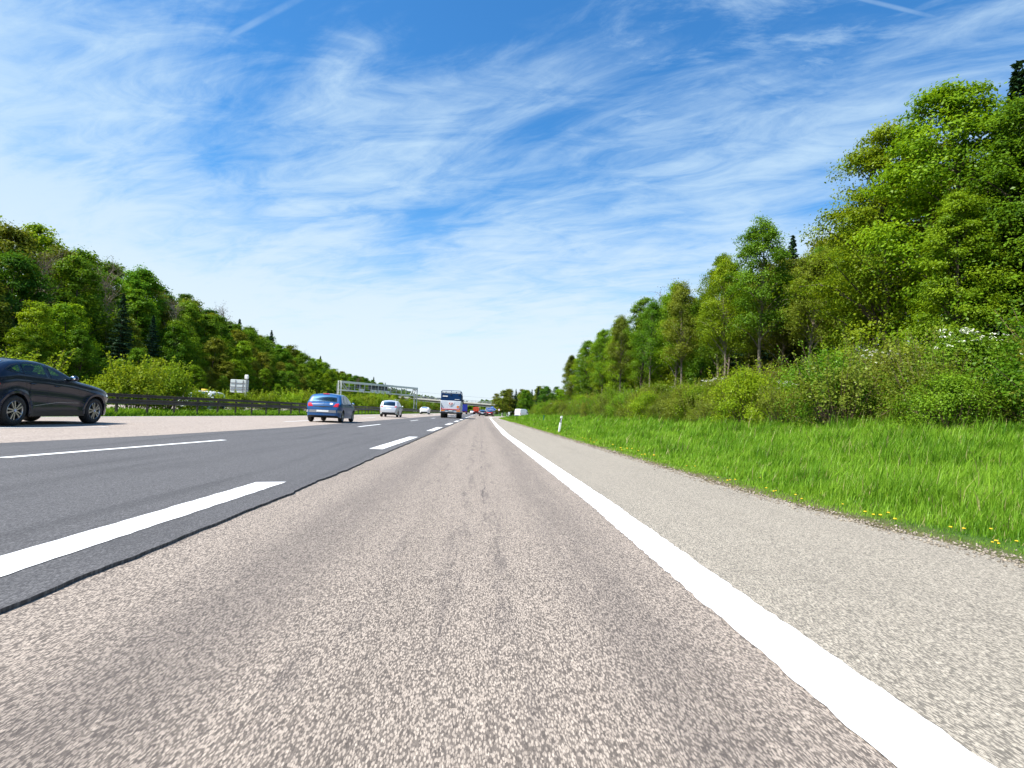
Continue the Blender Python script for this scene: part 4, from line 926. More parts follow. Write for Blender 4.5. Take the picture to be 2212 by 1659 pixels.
def hatch():
    P=dict(L=4.21,W=1.78,wheels=(.76,3.385),wr=.31,arch=.355,tw=.2,r=.10,er=.5,cr=.13,ef=.8,cf=.28,tumble=.34,crown=.05,step=.04,rows=30,sm=4,char=.012,
      top=[(0,.66),(.015,.80),(.05,.90),(.11,.965),(.20,.995),(.24,1.02),(.42,1.28),(.52,1.385),(.66,1.43),(1.2,1.46),(1.75,1.45),(2.1,1.395),(2.5,1.235),(3.0,.995),(3.3,.93),(3.8,.80),(4.05,.67),(4.21,.52)],
      bot=[(0,.36),(.15,.27),(.5,.22),(3.7,.20),(4.05,.22),(4.21,.32)],belt=[(0,.95),(1,.955),(2,.93),(3,.89),(4.2,.7)],
      win=[([(.78,1.03),(.98,1.005)],[(.78,1.16),(.98,1.33)]),([(1.04,1.0),(1.62,.965)],[(1.04,1.345),(1.3,1.375),(1.62,1.375)]),([(1.72,.96),(2.68,.915)],[(1.72,1.372),(1.95,1.345),(2.3,1.21),(2.68,1.005)])],
      rear_screen=(.255,.53,.84),windscreen=(2.12,2.9,.88))
    c=Car('hatchback_car','royal blue five-door hatchback with grey bumper strip, beside the median','car',P,MT['blue'],(-7.98,29.7,STEP),R_(1.2)); e=c.root
    c.windows(MT['glass']); c.wheels('alloy',5); c.interior(.75,2.75,(1.05,1.9)); c.mirrors(2.5,.97,MT['blue'],.09,.06,.07); c.handles((1.12,1.85),(.86,.84),MT['blue'])
    c.seams([[(1.68,1.37),(1.67,.9),(1.66,.35)],[(1.0,1.3),(.98,.95),(1.06,.75),(1.12,.5)],[(2.78,.9),(2.72,.35)]])
    for sg in(1,-1): c.tail('tail_light',[(sg*.50,.80),(sg*.86,.80),(sg*.84,.90),(sg*.74,.985),(sg*.62,.98)],MT['redlamp'],.012)
    c.tail('bumper_strip',[(-.88,.50),(.88,.50),(.86,.63),(-.86,.63)],MT['gum'],.010)
    c.tail('number_plate',[(-.30,.535),(.30,.535),(.30,.625),(-.30,.625)],MT['plate'],.02)
    c.tail('brake_light',[(-.16,1.385),(.16,1.385),(.16,1.415),(-.16,1.415)],MT['redlamp'],.03)
    c.tail('badge',[(-.035,.915),(.035,.915),(.03,.965),(-.03,.965)],MT['chrome'],.012); c.tail('sticker',[(.32,.90),(.46,.90),(.47,.965),(.33,.965)],MT['plate'],.012)
    c.tail('tailgate_fold',[(-.60,.80),(0,.755),(.60,.80),(.58,.815),(0,.785),(-.58,.815)],MT['black'],.008)
    c.patch_side('bumper_strip',[(.02,.50),(.40,.50)],[(.02,.63),(.40,.61)],MT['gum'],.009)
    c.tail('rear_wiper',[(-.30,1.035),(.02,1.02),(.02,1.03),(-.28,1.05)],MT['black'],.03)
    MB().tube([(0,.9,1.48),(0,.78,1.62)],.006,6).build('roof_antenna',MT['black'],e)
    c.patch_side('headlight',[(3.62,.66),(4.05,.58)],[(3.62,.76),(4.05,.66)],MT['lamp'],.008)
hatch()
def mpv():
    P=dict(L=4.42,W=1.83,wheels=(.80,3.50),wr=.325,arch=.37,tw=.21,r=.13,er=.5,cr=.16,ef=.8,cf=.28,tumble=.30,crown=.05,step=.06,rows=24,sm=5,
      top=[(0,.70),(.02,.86),(.06,1.0),(.13,1.09),(.36,1.42),(.45,1.54),(.58,1.60),(1.2,1.645),(1.9,1.64),(2.3,1.56),(3.3,1.06),(3.5,1.0),(4.1,.86),(4.32,.68),(4.42,.52)],
      bot=[(0,.36),(.2,.26),(.6,.22),(3.9,.2),(4.42,.32)],belt=[(0,1.05),(2,1.02),(3.3,.97),(4.4,.75)],
      win=[([(.62,1.16),(1.0,1.11)],[(.62,1.34),(.8,1.46),(1.0,1.5)]),([(1.08,1.10),(1.75,1.06)],[(1.08,1.51),(1.75,1.53)]),([(1.85,1.05),(3.0,1.0)],[(1.85,1.53),(2.15,1.49),(2.6,1.30),(3.0,1.08)])],
      rear_screen=(.15,.44,.85),windscreen=(2.35,3.2,.88))
    c=Car('mpv_car','silver compact people carrier with red tail lamps, third car from the left','car',P,MT['silver'],(-9.05,57.5,STEP),R_(1.)); 
    c.windows(MT['darkglass']); c.wheels('darkalloy',5); c.mirrors(2.75,1.06,MT['silver'])
    for sg in(1,-1): c.tail('tail_light',[(sg*.50,.98),(sg*.89,.96),(sg*.88,1.10),(sg*.66,1.10)],MT['redlamp'],.012); c.tail('reflector',[(sg*.66,.47),(sg*.88,.47),(sg*.88,.54),(sg*.66,.54)],MT['redlamp'],.012)
    c.tail('number_plate',[(-.26,.80),(.26,.80),(.26,.90),(-.26,.90)],MT['plate'],.012); c.tail('bumper_base',[(-.86,.36),(.86,.36),(.86,.47),(-.86,.47)],MT['black'],.008); c.tail('tailgate_line',[(-.52,.955),(.52,.955),(.52,.975),(-.52,.975)],MT['chrome'],.008)
    MB().tube([(0,.06,.34),(0,-.10,.34)],.03,8).ell((0,-.11,.40),(.035,.035,.035)).tube([(0,-.1,.32),(0,-.11,.40)],.02,6).build('tow_bar',MT['black'],c.root,True)
mpv()
def simple_car(name,label,paint,loc,rz,kind,tail='redlamp',win='darkglass',group=None):
    if kind=='fast': P=dict(L=4.72,W=1.88,H=1.46,top=[(0,.80),(.05,.98),(.14,1.07),(.40,1.14),(.9,1.31),(1.5,1.43),(2.05,1.46),(2.5,1.40),(3.5,1.0),(4.3,.82),(4.6,.66),(4.72,.52)],wheels=(.95,3.82),rs=(.42,1.25),ws=(2.5,3.4),win=[([(1.2,1.06),(2.05,1.0)],[(1.2,1.25),(1.6,1.335),(2.05,1.355)]),([(2.13,1.0),(3.2,.95)],[(2.13,1.355),(2.5,1.30),(3.2,1.02)])])
    elif kind=='estate': P=dict(L=4.60,W=1.82,H=1.50,top=[(0,.72),(.03,.95),(.10,1.04),(.34,1.36),(.5,1.44),(1.2,1.5),(2.0,1.49),(2.4,1.41),(3.3,1.0),(3.6,.95),(4.3,.78),(4.52,.6),(4.6,.5)],wheels=(.85,3.55),rs=(.13,.4),ws=(2.4,3.25),win=[([(.7,1.08),(1.7,1.0)],[(.7,1.30),(.9,1.38),(1.7,1.40)]),([(1.8,1.0),(3.05,.95)],[(1.8,1.40),(2.1,1.36),(3.05,1.02)])])
    P.update(wr=.325,arch=.37,r=.13,er=.5,cr=.17,ef=.8,cf=.3,tumble=.34,crown=.05,step=.08,rows=18,sm=5,bot=[(0,.36),(.2,.26),(.6,.22),(P['L']-.6,.2),(P['L'],.32)],belt=[(0,1.02),(2,.97),(3.3,.93),(4.7,.72)])
    P['rear_screen']=(*P.pop('rs'),.82); P['windscreen']=(*P.pop('ws'),.86)
    c=Car(name,label,'car',P,paint,loc,rz,group); c.windows(MT[win]); c.wheels('darkalloy',5); c.mirrors(P['windscreen'][1]-.4,1.0,paint)
    for sg in(1,-1): c.tail('tail_light',[(sg*.48,.88),(sg*.90,.88),(sg*.90,.98),(sg*.52,.98)],MT[tail],.012)
    c.tail('number_plate',[(-.26,.68),(.26,.68),(.26,.79),(-.26,.79)],MT['plate'],.012); c.tail('bumper_base',[(-.85,.36),(.85,.36),(.85,.50),(-.85,.50)],MT['black'],.008)
    return c
simple_car('fastback_car','white fastback car beyond the silver people carrier, near the guardrail',MT['white'],(-11.4,118.,STEP),0.,'fast')
simple_car('dark_car','black car with number plate glinting, ahead in the exit lane','x',(0,0,0),0,'estate') if False else None
c=simple_car('estate_car','dark blue-black estate car ahead in the exit lane, in front of the arrow sign',MT['blackpaint'],(.55,137.,.0),R_(-2),'estate')
c.tail('rear_chrome_bar',[(-.6,.83),(.6,.83),(.6,.88),(-.6,.88)],MT['silver'],.014)
c=simple_car('estate_car','dark red car with glowing brake lamps under the arrow sign',MT['winepaint'],(2.45,148.,.0),R_(-6),'estate')
c.tail('light_bar',[(-.9,.90),(.9,.90),(.88,.98),(-.88,.98)],mat('brake_glow',(.6,.01,.01),.3,emit=(1,.04,.05,.25)),.02)
simple_car('saloon_car','white car far ahead between the blue and the red lorry',MT['white'],(-3.6,262.,STEP),0,'fast')
simple_car('saloon_car','white car just left of the far blue lorry, partly hidden by the near lorry',MT['white'],(-9.2,236.,STEP),0,'estate')
tx=simple_car('taxi_car','pale taxi with yellow roof sign, only its roof above the median shrubs','x' and MT['white'],(-20.6,46.,.05),R_(180),'estate')
MB().box((0,2.0,1.60),(.42,.20,.12),None,.04).build('roof_sign',MT['yellow'],tx.root,True)
def van():
    P=dict(L=5.5,W=2.0,wheels=(1.05,4.45),wr=.35,arch=.40,tw=.22,r=.09,er=.35,cr=.05,ef=.8,cf=.26,tumble=.10,crown=.05,step=.08,rows=20,sm=4,char=.01,
      top=[(0,1.95),(.05,2.22),(.16,2.32),(1,2.36),(3.4,2.36),(3.95,2.22),(4.75,1.38),(4.95,1.22),(5.35,1.05),(5.5,.80)],bot=[(0,.42),(.4,.34),(5.2,.28),(5.5,.36)],belt=[(0,1.3),(5.5,1.15)],
      win=[([(3.75,1.25),(4.62,1.2)],[(3.75,1.85),(4.05,1.83),(4.62,1.30)])],windscreen=(4.02,4.72,.88))
    c=Car('delivery_van','white panel van turning off on the exit road','van',P,MT['white'],(10.6,163.,-.0),R_(-33)); e=c.root
    c.windows(MT['darkglass']); c.wheels('darkalloy',5); c.mirrors(4.3,1.35,MT['black'],.10,.08,.16)
    for sg in(1,-1): c.tail('tail_light',[(sg*.86,.85),(sg*.97,.85),(sg*.97,1.25),(sg*.86,1.25)],MT['redlamp'],.02)
    c.tail('number_plate',[(-.5,.62),(.02,.62),(.02,.73),(-.5,.73)],MT['plate'],.02); c.tail('rear_bumper',[(-.95,.42),(.95,.42),(.95,.58),(-.95,.58)],MT['truckblue'],.03)
    c.tail('door_gap',[(-.008,.6),(.008,.6),(.008,2.2),(-.008,2.2)],MT['black'],.01)
    c.seams([[(3.65,2.1),(3.64,.4)],[(2.3,2.0),(2.3,.45),(3.6,.45)]],.02)
van()
# ---- lorries
def lwheels(e,ys,W,r=.5,tw=.56):
    for y in ys:
        for sg in(1,-1):
            o=MB().lathe([(-tw/2,r*.55),(-tw/2,r*.9),(-tw/2+.05,r),(tw/2-.05,r),(tw/2,r*.9),(tw/2-.02,r*.55)],24).build('wheel',MT['tyre'],e,True); o.location=(sg*(W/2-tw/2),y,r); o.rotation_euler=(0,0,0 if sg>0 else math.pi)
            MB().lathe([(tw/2-.10,0),(tw/2-.06,r*.3),(tw/2-.12,r*.36),(tw/2-.03,r*.57)],18).build('rim',MT['gum'],o,True)
def transporter():
    e=empty('transporter_lorry','tall lorry with dark blue upper and silver lower back, red and white shield','lorry',(-3.62,70.6,STEP),R_(.6))
    W=2.5;Lg=9.2
    MB().box((0,Lg/2,1.63),(W,Lg,1.80),None,.06).build('lower_body',MT['truckgrey'],e)
    MB().box((0,Lg/2+.015,3.10),(W-.01,Lg-.02,1.14),None,.08).build('upper_body',MT['truckblue'],e)
    # roof rail hoop and lamp bar
    h=MB(); z0,z1=3.55,4.06; h.tube([(-1.2,.1,z0),(-1.2,.08,z1-.12),(-1.12,.08,z1-.02),(-.9,.08,z1),(.9,.08,z1),(1.12,.08,z1-.02),(1.2,.08,z1-.12),(1.2,.1,z0)],.045,8); h.tube([(0,.08,z1),(0,.1,z0+.1)],.035,6)
    for sg in(1,-1): h.tube([(sg*1.2,.1,z1-.12),(sg*1.22,3.,z1-.16),(sg*1.22,6.,z1-.2),(sg*1.2,6.3,3.6)],.04,6)
    h.build('roof_hoop',MT['truckblue'],e,True)
    MB().box((0,.12,3.80),(2.36,.16,.16),None,.05).build('lamp_bar',MT['panelback'],e)
    for x in(-.97,-.80,.80,.97): MB().lathe([(-.02,0),(-.02,.07),(.03,.075)],14,'y',(x,.03,3.80)).build('work_lamp',MT['lamp'],e)
    MB().box((0,.02,3.80),(1.1,.03,.10)).build('roof_reflector',MT['truckgrey'],e)
    for x in(-.95,0,.95): MB().box((x,.03,3.42),(.22,.10,.12),None,.03).build('top_hinge',MT['black'],e)
    MB().box((-.72,-.006,3.18),(.62,.02,.16)).build('name_strip',MT['plate'],e); MB().box((.75,-.006,2.74),(.58,.02,.07)).build('name_strip',MT['plate'],e)
    b=MB(); b.prism([(-.38,2.32),(.38,2.32),(.36,2.02),(.16,1.78),(0,1.66),(-.16,1.78),(-.36,2.02)],-.008,-.03,'y'); o=b.build('shield_emblem',MT['plate'],e); 
    b=MB(); b.prism([(-.22,2.2),(.22,2.2),(.20,2.02),(.08,1.88),(0,1.80),(-.08,1.88),(-.20,2.02)],-.034,-.05,'y'); b.build('shield_field',MT['signred'],o)
    b=MB(); b.prism([(-.10,2.16),(.06,2.18),(.12,2.08),(.03,2.06),(.09,1.96),(0,1.88),(-.06,1.96),(-.02,2.04),(-.11,2.06)],-.054,-.064,'y'); b.build('shield_figure',MT['plate'],o)
    MB().box((0,-.02,1.20),(2.2,.06,.11)).build('red_strip',MT['signred'],e)
    for sg in(1,-1):
        MB().box((sg*.95,-.02,.98),(.46,.06,.16)).build('orange_marker',MT['orange'],e); MB().box((sg*.86,-.022,1.62 if sg>0 else -5),(.25,.03,.30)).build('orange_sticker',MT['orange'],e) if sg>0 else None
        m=MB()
        for k in range(3): m.box((sg*(.78+k*.14),-.025,.72),(.05,.03,.17),Matrix.Rotation(sg*.5,3,'Y'))
        m.build('hatched_marker',MT['black'],e); MB().box((sg*1.17,-.015,1.5),(.05,.05,1.3)).build('door_post',MT['gum'],e); MB().box((sg*1.05,-.05,1.72),(.20,.05,.05)).build('ramp_latch',MT['black'],e)
        MB().box((sg*1.12,-.03,1.32),(.10,.05,.20)).build('tail_light',MT['redlamp'],e); MB().box((sg*1.33,8.4,2.6),(.16,.12,.75),None,.04).build('mirror',MT['black'],e); MB().tube([(sg*1.2,8.4,2.7),(sg*1.33,8.4,2.7)],.03,6).build('mirror_arm',MT['black'],e)
    MB().box((0,-.03,.98),(.52,.04,.12)).build('number_plate',MT['plate'],e); MB().box((0,-.015,.98),(.66,.03,.18)).build('plate_holder',MT['black'],e)
    MB().box((0,.02,.58),(2.5,.12,.10)).build('underrun_bar',MT['black'],e); MB().box((0,-.05,.60),(.26,.18,.22),None,.03).build('tow_coupling',MT['black'],e)
    MB().box((0,4.5,.66),(1.0,8.4,.30)).build('chassis',MT['black'],e); lwheels(e,(1.7,2.95,7.9),2.5)
    for o in e.children:
        if not o.name.startswith('wheel'): o.scale.z=.80; o.location.z=.12
transporter()
def lorry(name,label,loc,rz,m,L=9.,W=2.5,H=3.9,cab=None,lower=None,cabL=1.9,group=None):
    e=empty(name,label,'lorry',loc,rz,group)
    MB().box((0,L/2,1.15+(H-1.15)/2),(W,L,H-1.15),None,.05).build('cargo_box',m,e)
    f=MB(); 
    for x in(-W/2+.04,W/2-.04): f.box((x,-.01,1.15+(H-1.15)/2),(.09,.05,H-1.15))
    for z in(H-.05,1.18): f.box((0,-.01,z),(W-.18,.05,.09))
    f.box((0,-.012,1.15+(H-1.15)/2),(.05,.04,H-1.4)); f.build('door_frame',lower or m,e)
    MB().box((0,L+.15+cabL/2,.75+1.25),(W-.08,cabL,2.5),None,.18).build('cab',cab or m,e)
    MB().box((0,L+.15+cabL,2.25),(W-.5,.06,.85),None,.03).build('windscreen',MT['darkglass'],e)
    MB().box((0,L/2+.8,.85),(.95,L+2.2,.30)).build('chassis',MT['black'],e)
    MB().box((0,.05,.62),(W-.1,.10,.16)).build('underrun_bar',lower or MT['gum'],e)
    for sg in(1,-1): MB().box((sg*(W/2-.28),-.02,.90),(.42,.06,.14)).build('tail_light',MT['redlamp'],e); MB().box((sg*(W/2-.28),L+.15+cabL+.01,.85),(.36,.05,.18)).build('headlight',MT['lamp'],e); MB().box((sg*(W/2+.12),L+1.9,2.3),(.14,.1,.6),None,.03).build('mirror',MT['black'],e)
    MB().box((0,-.01,.88),(.5,.04,.12)).build('number_plate',MT['plate'],e); lwheels(e,(1.2,2.4,L+1.2),W); return e
o=lorry('curtain_lorry','far lorry with plain blue tarpaulin back under the bridge',(-6.7,238.,STEP),0,MT['tarp'],9.,2.5,4.)
MB().box((0,-.03,.82),(1.5,.05,.34)).build('red_white_bumper',MT['signred'],o); MB().box((0,-.06,.62),(1.2,.05,.16)).build('white_bumper',MT['plate'],o)
def tipper():
    e=empty('tipper_lorry','far red tipper lorry heading under the bridge, right of the blue one','lorry',(-1.9,252.,STEP),R_(-4))
    MB().prism([(-1.25,1.3),(1.25,1.3),(1.25,2.75),(1.02,3.15),(-1.02,3.15),(-1.25,2.75)],0,6.2,'y').build('tipper_body',MT['redpaint'],e)
    m=MB()
    for x in(-1.18,-.4,.4,1.18): m.box((x,-.03,2.0),(.10,.06,1.3))
    m.box((0,-.03,2.68),(2.4,.06,.10)); m.build('tailgate_ribs',MT['orange'],e)
    MB().box((0,7.2,2.0),(2.4,1.8,2.5),None,.18).build('cab',MT['redpaint'],e); MB().box((0,4,.95),(1.,8,.4)).build('chassis',MT['black'],e); MB().box((0,.0,.7),(2.3,.1,.3)).build('underrun_bar',MT['winepaint'],e)
    for sg in(1,-1): MB().box((sg*.95,-.07,.98),(.4,.05,.15)).build('tail_light',MT['redlamp'],e)
    lwheels(e,(1.2,2.5,6.9),2.5)
tipper()
lorry('box_lorry','oncoming white lorry with grey side, seen over the shrubs under the gantry end',(-26.5,182.,.0),R_(180),MT['truckgrey'],9.,2.5,3.7,MT['white'],group=None)
lorry('box_lorry','oncoming lorry with white cab and blue box, left of the transporter lorry',(-25.5,262.,.0),R_(180),MT['tarp'],8.,2.5,3.5,MT['white'])
lorry('box_lorry','all-white oncoming lorry far off, close beside the transporter lorry',(-22.6-2.,292.,.0),R_(180),MT['white'],8.,2.5,3.5,MT['white'])
# ------------------------------------------------------------------ guardrail, gantry, bridge, signs, posts
def guardrail():
    e=empty('guardrail','dark weathered double box-beam guardrail along the central reservation','guardrail',(0,0,0))
    gx_=lambda y: float(medge(y))-.85
    ys=list(np.arange(9,60,2.0))+list(np.arange(60,330,6.))
    for nm,z,h,d in(('top_beam',.93,.15,.12),('lower_beam',.66,.22,.16)):
        V=[];F=[]
        prof=[(-d/2,-h/2),(d/2,-h/2),(d/2,-h*.22),(d/2-.03,-h*.08),(d/2-.03,h*.08),(d/2,h*.22),(d/2,h/2),(-d/2,h/2)]; n=len(prof)
        for y in ys: V+= [(gx_(y)+a,y,z+b) for a,b in prof]
        for i in range(len(ys)-1): F+= [(i*n+k,i*n+(k+1)%n,(i+1)*n+(k+1)%n,(i+1)*n+k) for k in range(n)]
        MB().add(V,F).build(nm,MT['rail'],e)
    pb=MB().box((0,0,.44),(.07,.11,.88)).box((.03,0,.80),(.10,.14,.05)).build('post',MT['rail'],e); me=pb.data; yp=list(np.arange(10.2,330,2.05))
    for i,y in enumerate(yp[:96]):
        o=pb if i==0 else link('post',me,e); o.location=(gx_(y)-.06,y,0)
    m=MB()
    for y in yp[96:]: m.box((gx_(y)-.06,y,.44),(.07,.11,.88))
    tag(m.build('post',MT['rail'],e),kind='stuff')
guardrail()
def gantry():
    A=Vector((-31.95,132,0)); B=Vector((-17.1,152,0)); d=(B-A).normalized(); n=Vector((d.y,-d.x,0)); L=(B-A).length
    e=empty('sign_gantry','pale steel lattice sign gantry seen from behind over the opposite carriageway','gantry',A)
    P=lambda t,z,o=0.: d*t+n*o+Vector((0,0,z))
    zt,zb=6.42,4.55
    for o in(-.45,.45):
        MB().bar(P(-.2,zt,o),P(L+.1,zt,o),.30,.44).build('top_beam',MT['cream'],e); MB().bar(P(0,zb,o),P(L-.6,zb,o),.22,.28).build('bottom_beam',MT['cream'],e)
    MB().bar(P(-.2,zt+.21,0),P(L*.66,zt+.21,0),1.2,.06).build('cover_plate',MT['cream'],e)
    ts=[0,2.2,3.9,5.4,6.9,9.,11.2,13.3,15.4,17.3,19.1,20.8,L-1.6]
    for t in ts:
        for o in(.45,): MB().bar(P(t,zb,o),P(t,zt,o),.13,.13).build('upright',MT['cream' if t<16 else 'galv'],e)
        MB().bar(P(t,zb,-.45),P(t,zb,.45),.1,.1).build('cross_tie',MT['galv'],e)
    for a,b in((.1,2.1),(L-1.7,L-.2)):
        for o in(-.45,.45): MB().bar(P(a,zt if a<5 else zb,o),P(b,zb if a<5 else zt,o),.16,.16).build('brace',MT['galv'],e)
    for z in(zb+.62,zb+.98): MB().tube([P(0,z,.62),P(L-1.6,z,.62)],.03,6).build('walkway_rail',MT['galv'],e)
    for a,b,z0,z1 in((5.5,6.8,zb+.75,zt-.2),(9.1,11.1,zb+.55,zt-.22),(11.3,13.2,zb+.55,zt-.22),(13.4,15.3,zb+.55,zt-.22),(2.4,3.8,zb+.3,zb+.85)):
        MB().bar(P(a,(z0+z1)/2,-.62),P(b,(z0+z1)/2,-.62),.10,z1-z0).build('sign_panel_back',MT['panelback'],e)
    for a in(5.6,6.3,9.2,10.2,11.4,12.4,13.5,14.5): MB().bar(P(a,zb+.40,.1),P(a+.7,zb+.40,.1),.4,.50).build('control_box',MT['plate'],e)
    for t in(6.9,11.2,13.3,15.4): MB().ell(P(t,zb-.22,.3),(.12,.12,.12),8,6).build('camera_pod',MT['plate'],e,True)
    for o in(-.45,.45): MB().bar(P(-.1,0,o),P(-.1,zt,o),.26,.26).build('leg',MT['cream'],e); MB().bar(P(L,-.2,o),P(L,zt+.25,o),.26,.26).build('leg',MT['galv'],e)
    m=MB()
    for k in range(9): m.bar(P(-1.1,2.6+k*.4,.3),P(-.5,2.6+k*.4,.3),.05,.05)
    for x in(-1.1,-.5): m.bar(P(x,.5,.3),P(x,5.9,.3),.07,.07)
    m.build('ladder_cage',MT['galv'],e)
    MB().bar(P(-1.3,1.6,.2),P(-.5,1.6,.2),.8,3.2).build('cabinet',MT['cream'],e); MB().bar(P(.3,1.7,.2),P(1.7,1.7,.2),.7,2.9).build('cabinet',MT['panelback'],e); MB().bar(P(1.75,1.3,.2),P(2.05,1.3,.2),.5,2.2).build('cabinet',MT['plate'],e)
gantry()
def bridge():
    A=Vector((-62,341,0)); B=Vector((10,325,0)); d=(B-A).normalized(); n=Vector((d.y,-d.x,0)); L=(B-A).length
    e=empty('road_bridge','pale concrete road bridge crossing the whole motorway in the distance','bridge',A)
    P=lambda t,z,o=0.: d*t+n*o+Vector((0,0,z+((L-t)*.036-.45 if z>3 else 0)))
    MB().bar(P(0,5.98,0),P(L,5.98,0),9.,.75).build('deck_edge',MT['conc'],e)
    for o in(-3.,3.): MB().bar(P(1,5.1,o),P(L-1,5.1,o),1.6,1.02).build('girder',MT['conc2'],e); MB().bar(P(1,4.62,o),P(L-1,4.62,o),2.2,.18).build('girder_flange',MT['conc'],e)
    for o in(-4.3,4.3):
        m=MB(); 
        for z in(6.75,7.15,7.5): m.bar(P(0,z,o),P(L,z,o),.07,.07)
        t=0
        while t<L: m.bar(P(t,6.36,o),P(t,7.5,o),.10,.10); t+=2.2
        m.build('railing',MT['galv'],e)
    for k in range(5): MB().bar(P(22+k*4.2,6.9,4.0),P(24.8+k*4.2,6.9,4.0),.1,.8).build('railing_panel',MT['panelback'],e)
    for t in(31,): 
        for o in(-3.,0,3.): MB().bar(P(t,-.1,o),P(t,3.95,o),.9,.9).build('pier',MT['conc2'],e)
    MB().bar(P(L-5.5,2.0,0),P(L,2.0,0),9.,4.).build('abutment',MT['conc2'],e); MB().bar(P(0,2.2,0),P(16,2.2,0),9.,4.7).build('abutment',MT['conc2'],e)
    MB().bar(P(L-6.4,1.2,5.2),P(L-5.4,1.2,5.2),.8,2.6).build('wing_wall',MT['conc'],e)
bridge()
c_=MB(); c_.tube([(-75,250,10.9),(-50,250,9.6),(-27.5,250,8.56),(-7,250,7.66),(1.2,250,7.33),(25,250,6.9),(60,250,7.4)],.035,6,False)
tag(c_.build('overhead_cable',MT['wire']),'thin overhead cable slung across the motorway before the bridge','cable')
def text(name,s_,size,m,parent,loc,rx=R_(90)):
    cu=bpy.data.curves.new('t','FONT'); cu.body=s_; cu.size=size; cu.align_x='CENTER'; cu.align_y='CENTER'; cu.extrude=.004
    o=bpy.data.objects.new('t',cu); COL.objects.link(o); bpy.context.view_layer.update()
    me=bpy.data.meshes.new_from_object(o.evaluated_get(bpy.context.evaluated_depsgraph_get())); bpy.data.objects.remove(o); bpy.data.curves.remove(cu); me.materials.clear(); me.materials.append(m)
    q=link(name,me,parent); q.location=loc; q.rotation_euler=(rx,0,0); return q
def exitsign():
    e=empty('exit_sign','blue arrow-shaped exit sign reading Ausfahrt beside the exit lane','sign',(3.35,178,.42))
    MB().prism([(-1.6,1.14),(1.0,1.14),(1.68,1.62),(1.0,2.10),(-1.6,2.10)],-.02,.02,'y').build('board_edge',MT['signwhite'],e)
    MB().prism([(-1.52,1.21),(.97,1.21),(1.55,1.62),(.97,2.03),(-1.52,2.03)],-.03,-.022,'y').build('board',MT['signblue'],e)
    text('lettering','Ausfahrt',.62,MT['signwhite'],e,(-.22,-.036,1.60))
    for x in(-1.2,.8): MB().tube([(x,.06,-.45),(x,.06,2.05)],.04,8).build('post',MT['galv'],e)
exitsign()
def smallblue():
    e=empty('motorway_sign','small square blue sign with white bars above the exit arrow','sign',(3.75,181,0))
    MB().box((0,0,2.55),(.86,.04,.86),None,.01).build('board',MT['signblue'],e)
    m=MB(); m.box((.05,-.024,2.74),(.42,.008,.07)).box((-.13,-.024,2.62),(.07,.008,.20)).box((.06,-.024,2.52),(.36,.008,.07)).box((.20,-.024,2.42),(.07,.008,.16)).box((-.02,-.024,2.30),(.30,.008,.06)); m.build('bars',MT['signwhite'],e)
    MB().tube([(0,.05,0),(0,.05,2.9)],.04,8).build('post',MT['galv'],e)
smallblue()
def speedsign():
    e=empty('speed_sign','round white sign with red rim on a thin post beyond the exit road','sign',(6.05,185,0))
    for nm,r,y,m in(('rim',.40,0.,MT['signred']),('disc',.30,-.012,MT['signwhite'])):
        MB().lathe([(-.012,0),(-.012,r),(.012,r),(.012,0)],28,'y',(0,y,2.0)).build(nm,m,e)
    MB().tube([(0,.05,0),(0,.05,2.35)],.035,8).build('post',MT['galv'],e)
speedsign()
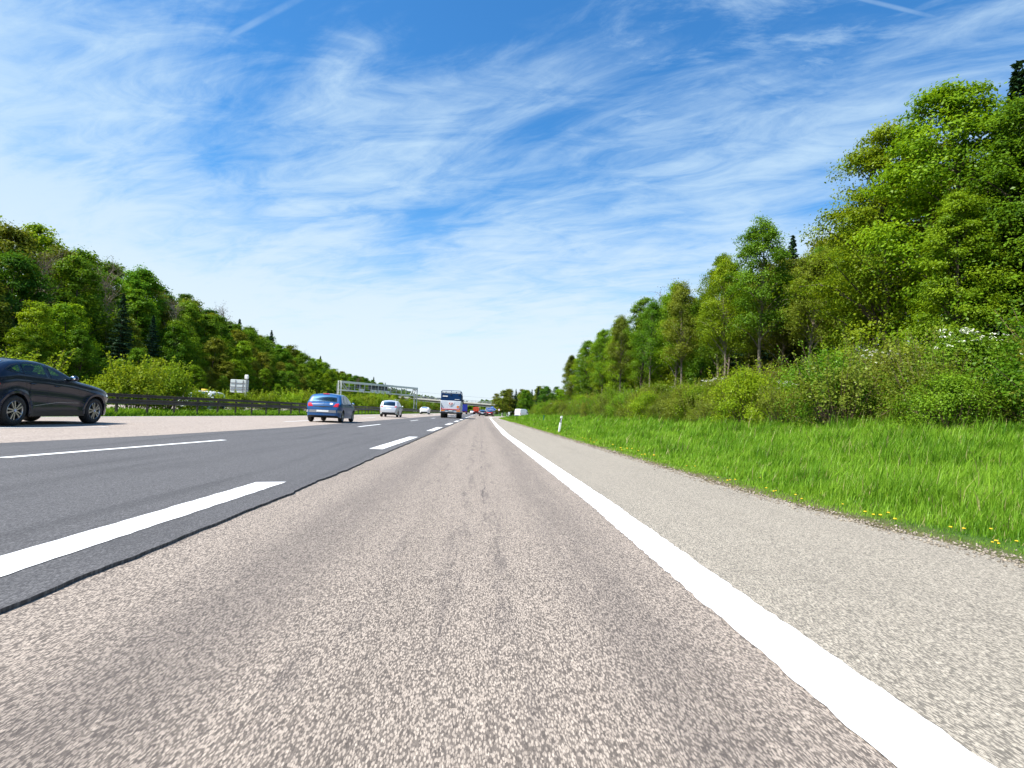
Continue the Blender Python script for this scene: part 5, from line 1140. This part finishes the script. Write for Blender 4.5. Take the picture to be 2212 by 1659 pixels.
def delineator(label,x,y,tilt=0.,s=1.,z=None):
    e=empty('marker_post',label,'marker post',(x,y,tz1(x,y)-.02 if z is None else z),0,'white marker posts with a dark band',(s,s,s)); e.rotation_euler=(0,tilt,0)
    def pr(z0,z1,m,nm,g=0.):
        w0=.062+g; P=[(-w0,.05+g),(w0,.05+g),(w0*.72,-.055-g),(-w0*.72,-.055-g)]
        if nm=='top': MB().add([(x_,y_,z0) for x_,y_ in P]+[(x_,y_,z1-(.045 if y_>0 else 0)) for x_,y_ in P],[(3,2,1,0),(4,5,6,7),(0,1,5,4),(1,2,6,5),(2,3,7,6),(3,0,4,7)]).build('post_top',m,e)
        else: MB().prism(P,z0,z1,'z').build(nm,m,e)
    pr(0,.62,MT['post'],'post_base'); pr(.62,.86,MT['black'],'dark_band',-.001); pr(.86,1.0,MT['post'],'top')
    MB().box((0,-.058,.74),(.045,.012,.19)).build('reflector',MT['plate'],e)
delineator('leaning white marker post in the grass, nearest on the right verge',4.12,29.6,R_(7),.9)
delineator('white marker post on the grass tip, left of the white van',5.5,112,0,1.0)
delineator('white marker post at the exit road fork, below the speed sign',5.0,131,0,.95,0)
delineator('white marker post on the far side of the exit road, beside a white box',8.6,184,0,1.,0)
e=empty('kilometre_board','small upright white board beyond the exit road','board',(9.3,185,0)); MB().box((0,0,.92),(.62,.06,.92),None,.02).build('board',MT['plate'],e); MB().box((0,.06,.3),(.1,.06,.6)).build('post',MT['galv'],e)
e=empty('boundary_stake','slim dark green stake in the grass beyond the leaning marker post','stake',(6.1,54.9,tz1(6.1,54.9)-.05)); MB().tube([(0,0,0),(.03,0,.72)],.05,8).build('stake',MT['greenpost'],e); MB().tube([(.03,0,.70),(.032,0,.76)],.055,8).build('cap',MT['greenpost'],e)
def signback():
    e=empty('road_sign','back of a large grey road sign on one thick post behind the median shrubs','sign',(-28.75,70,0))
    MB().box((0,0,2.72),(2.1,.06,1.55),None,.02).build('panel',mat('pale_sign_back',(.60,.66,.64),.5),e)
    m=MB(); 
    for z in(2.35,2.62,3.1): m.box((0,-.06,z),(2.05,.05,.06))
    for x in(-.45,.42): m.box((x,-.06,2.72),(.06,.05,1.5))
    m.build('stiffener',MT['gum'],e); MB().tube([(.84,-.14,0),(.84,-.14,3.62)],.10,10).build('post',MT['galv'],e); MB().box((.84,-.14,3.85),(.40,.30,.50),None,.05).build('warning_lamp_box',MT['plate'],e)
signback()
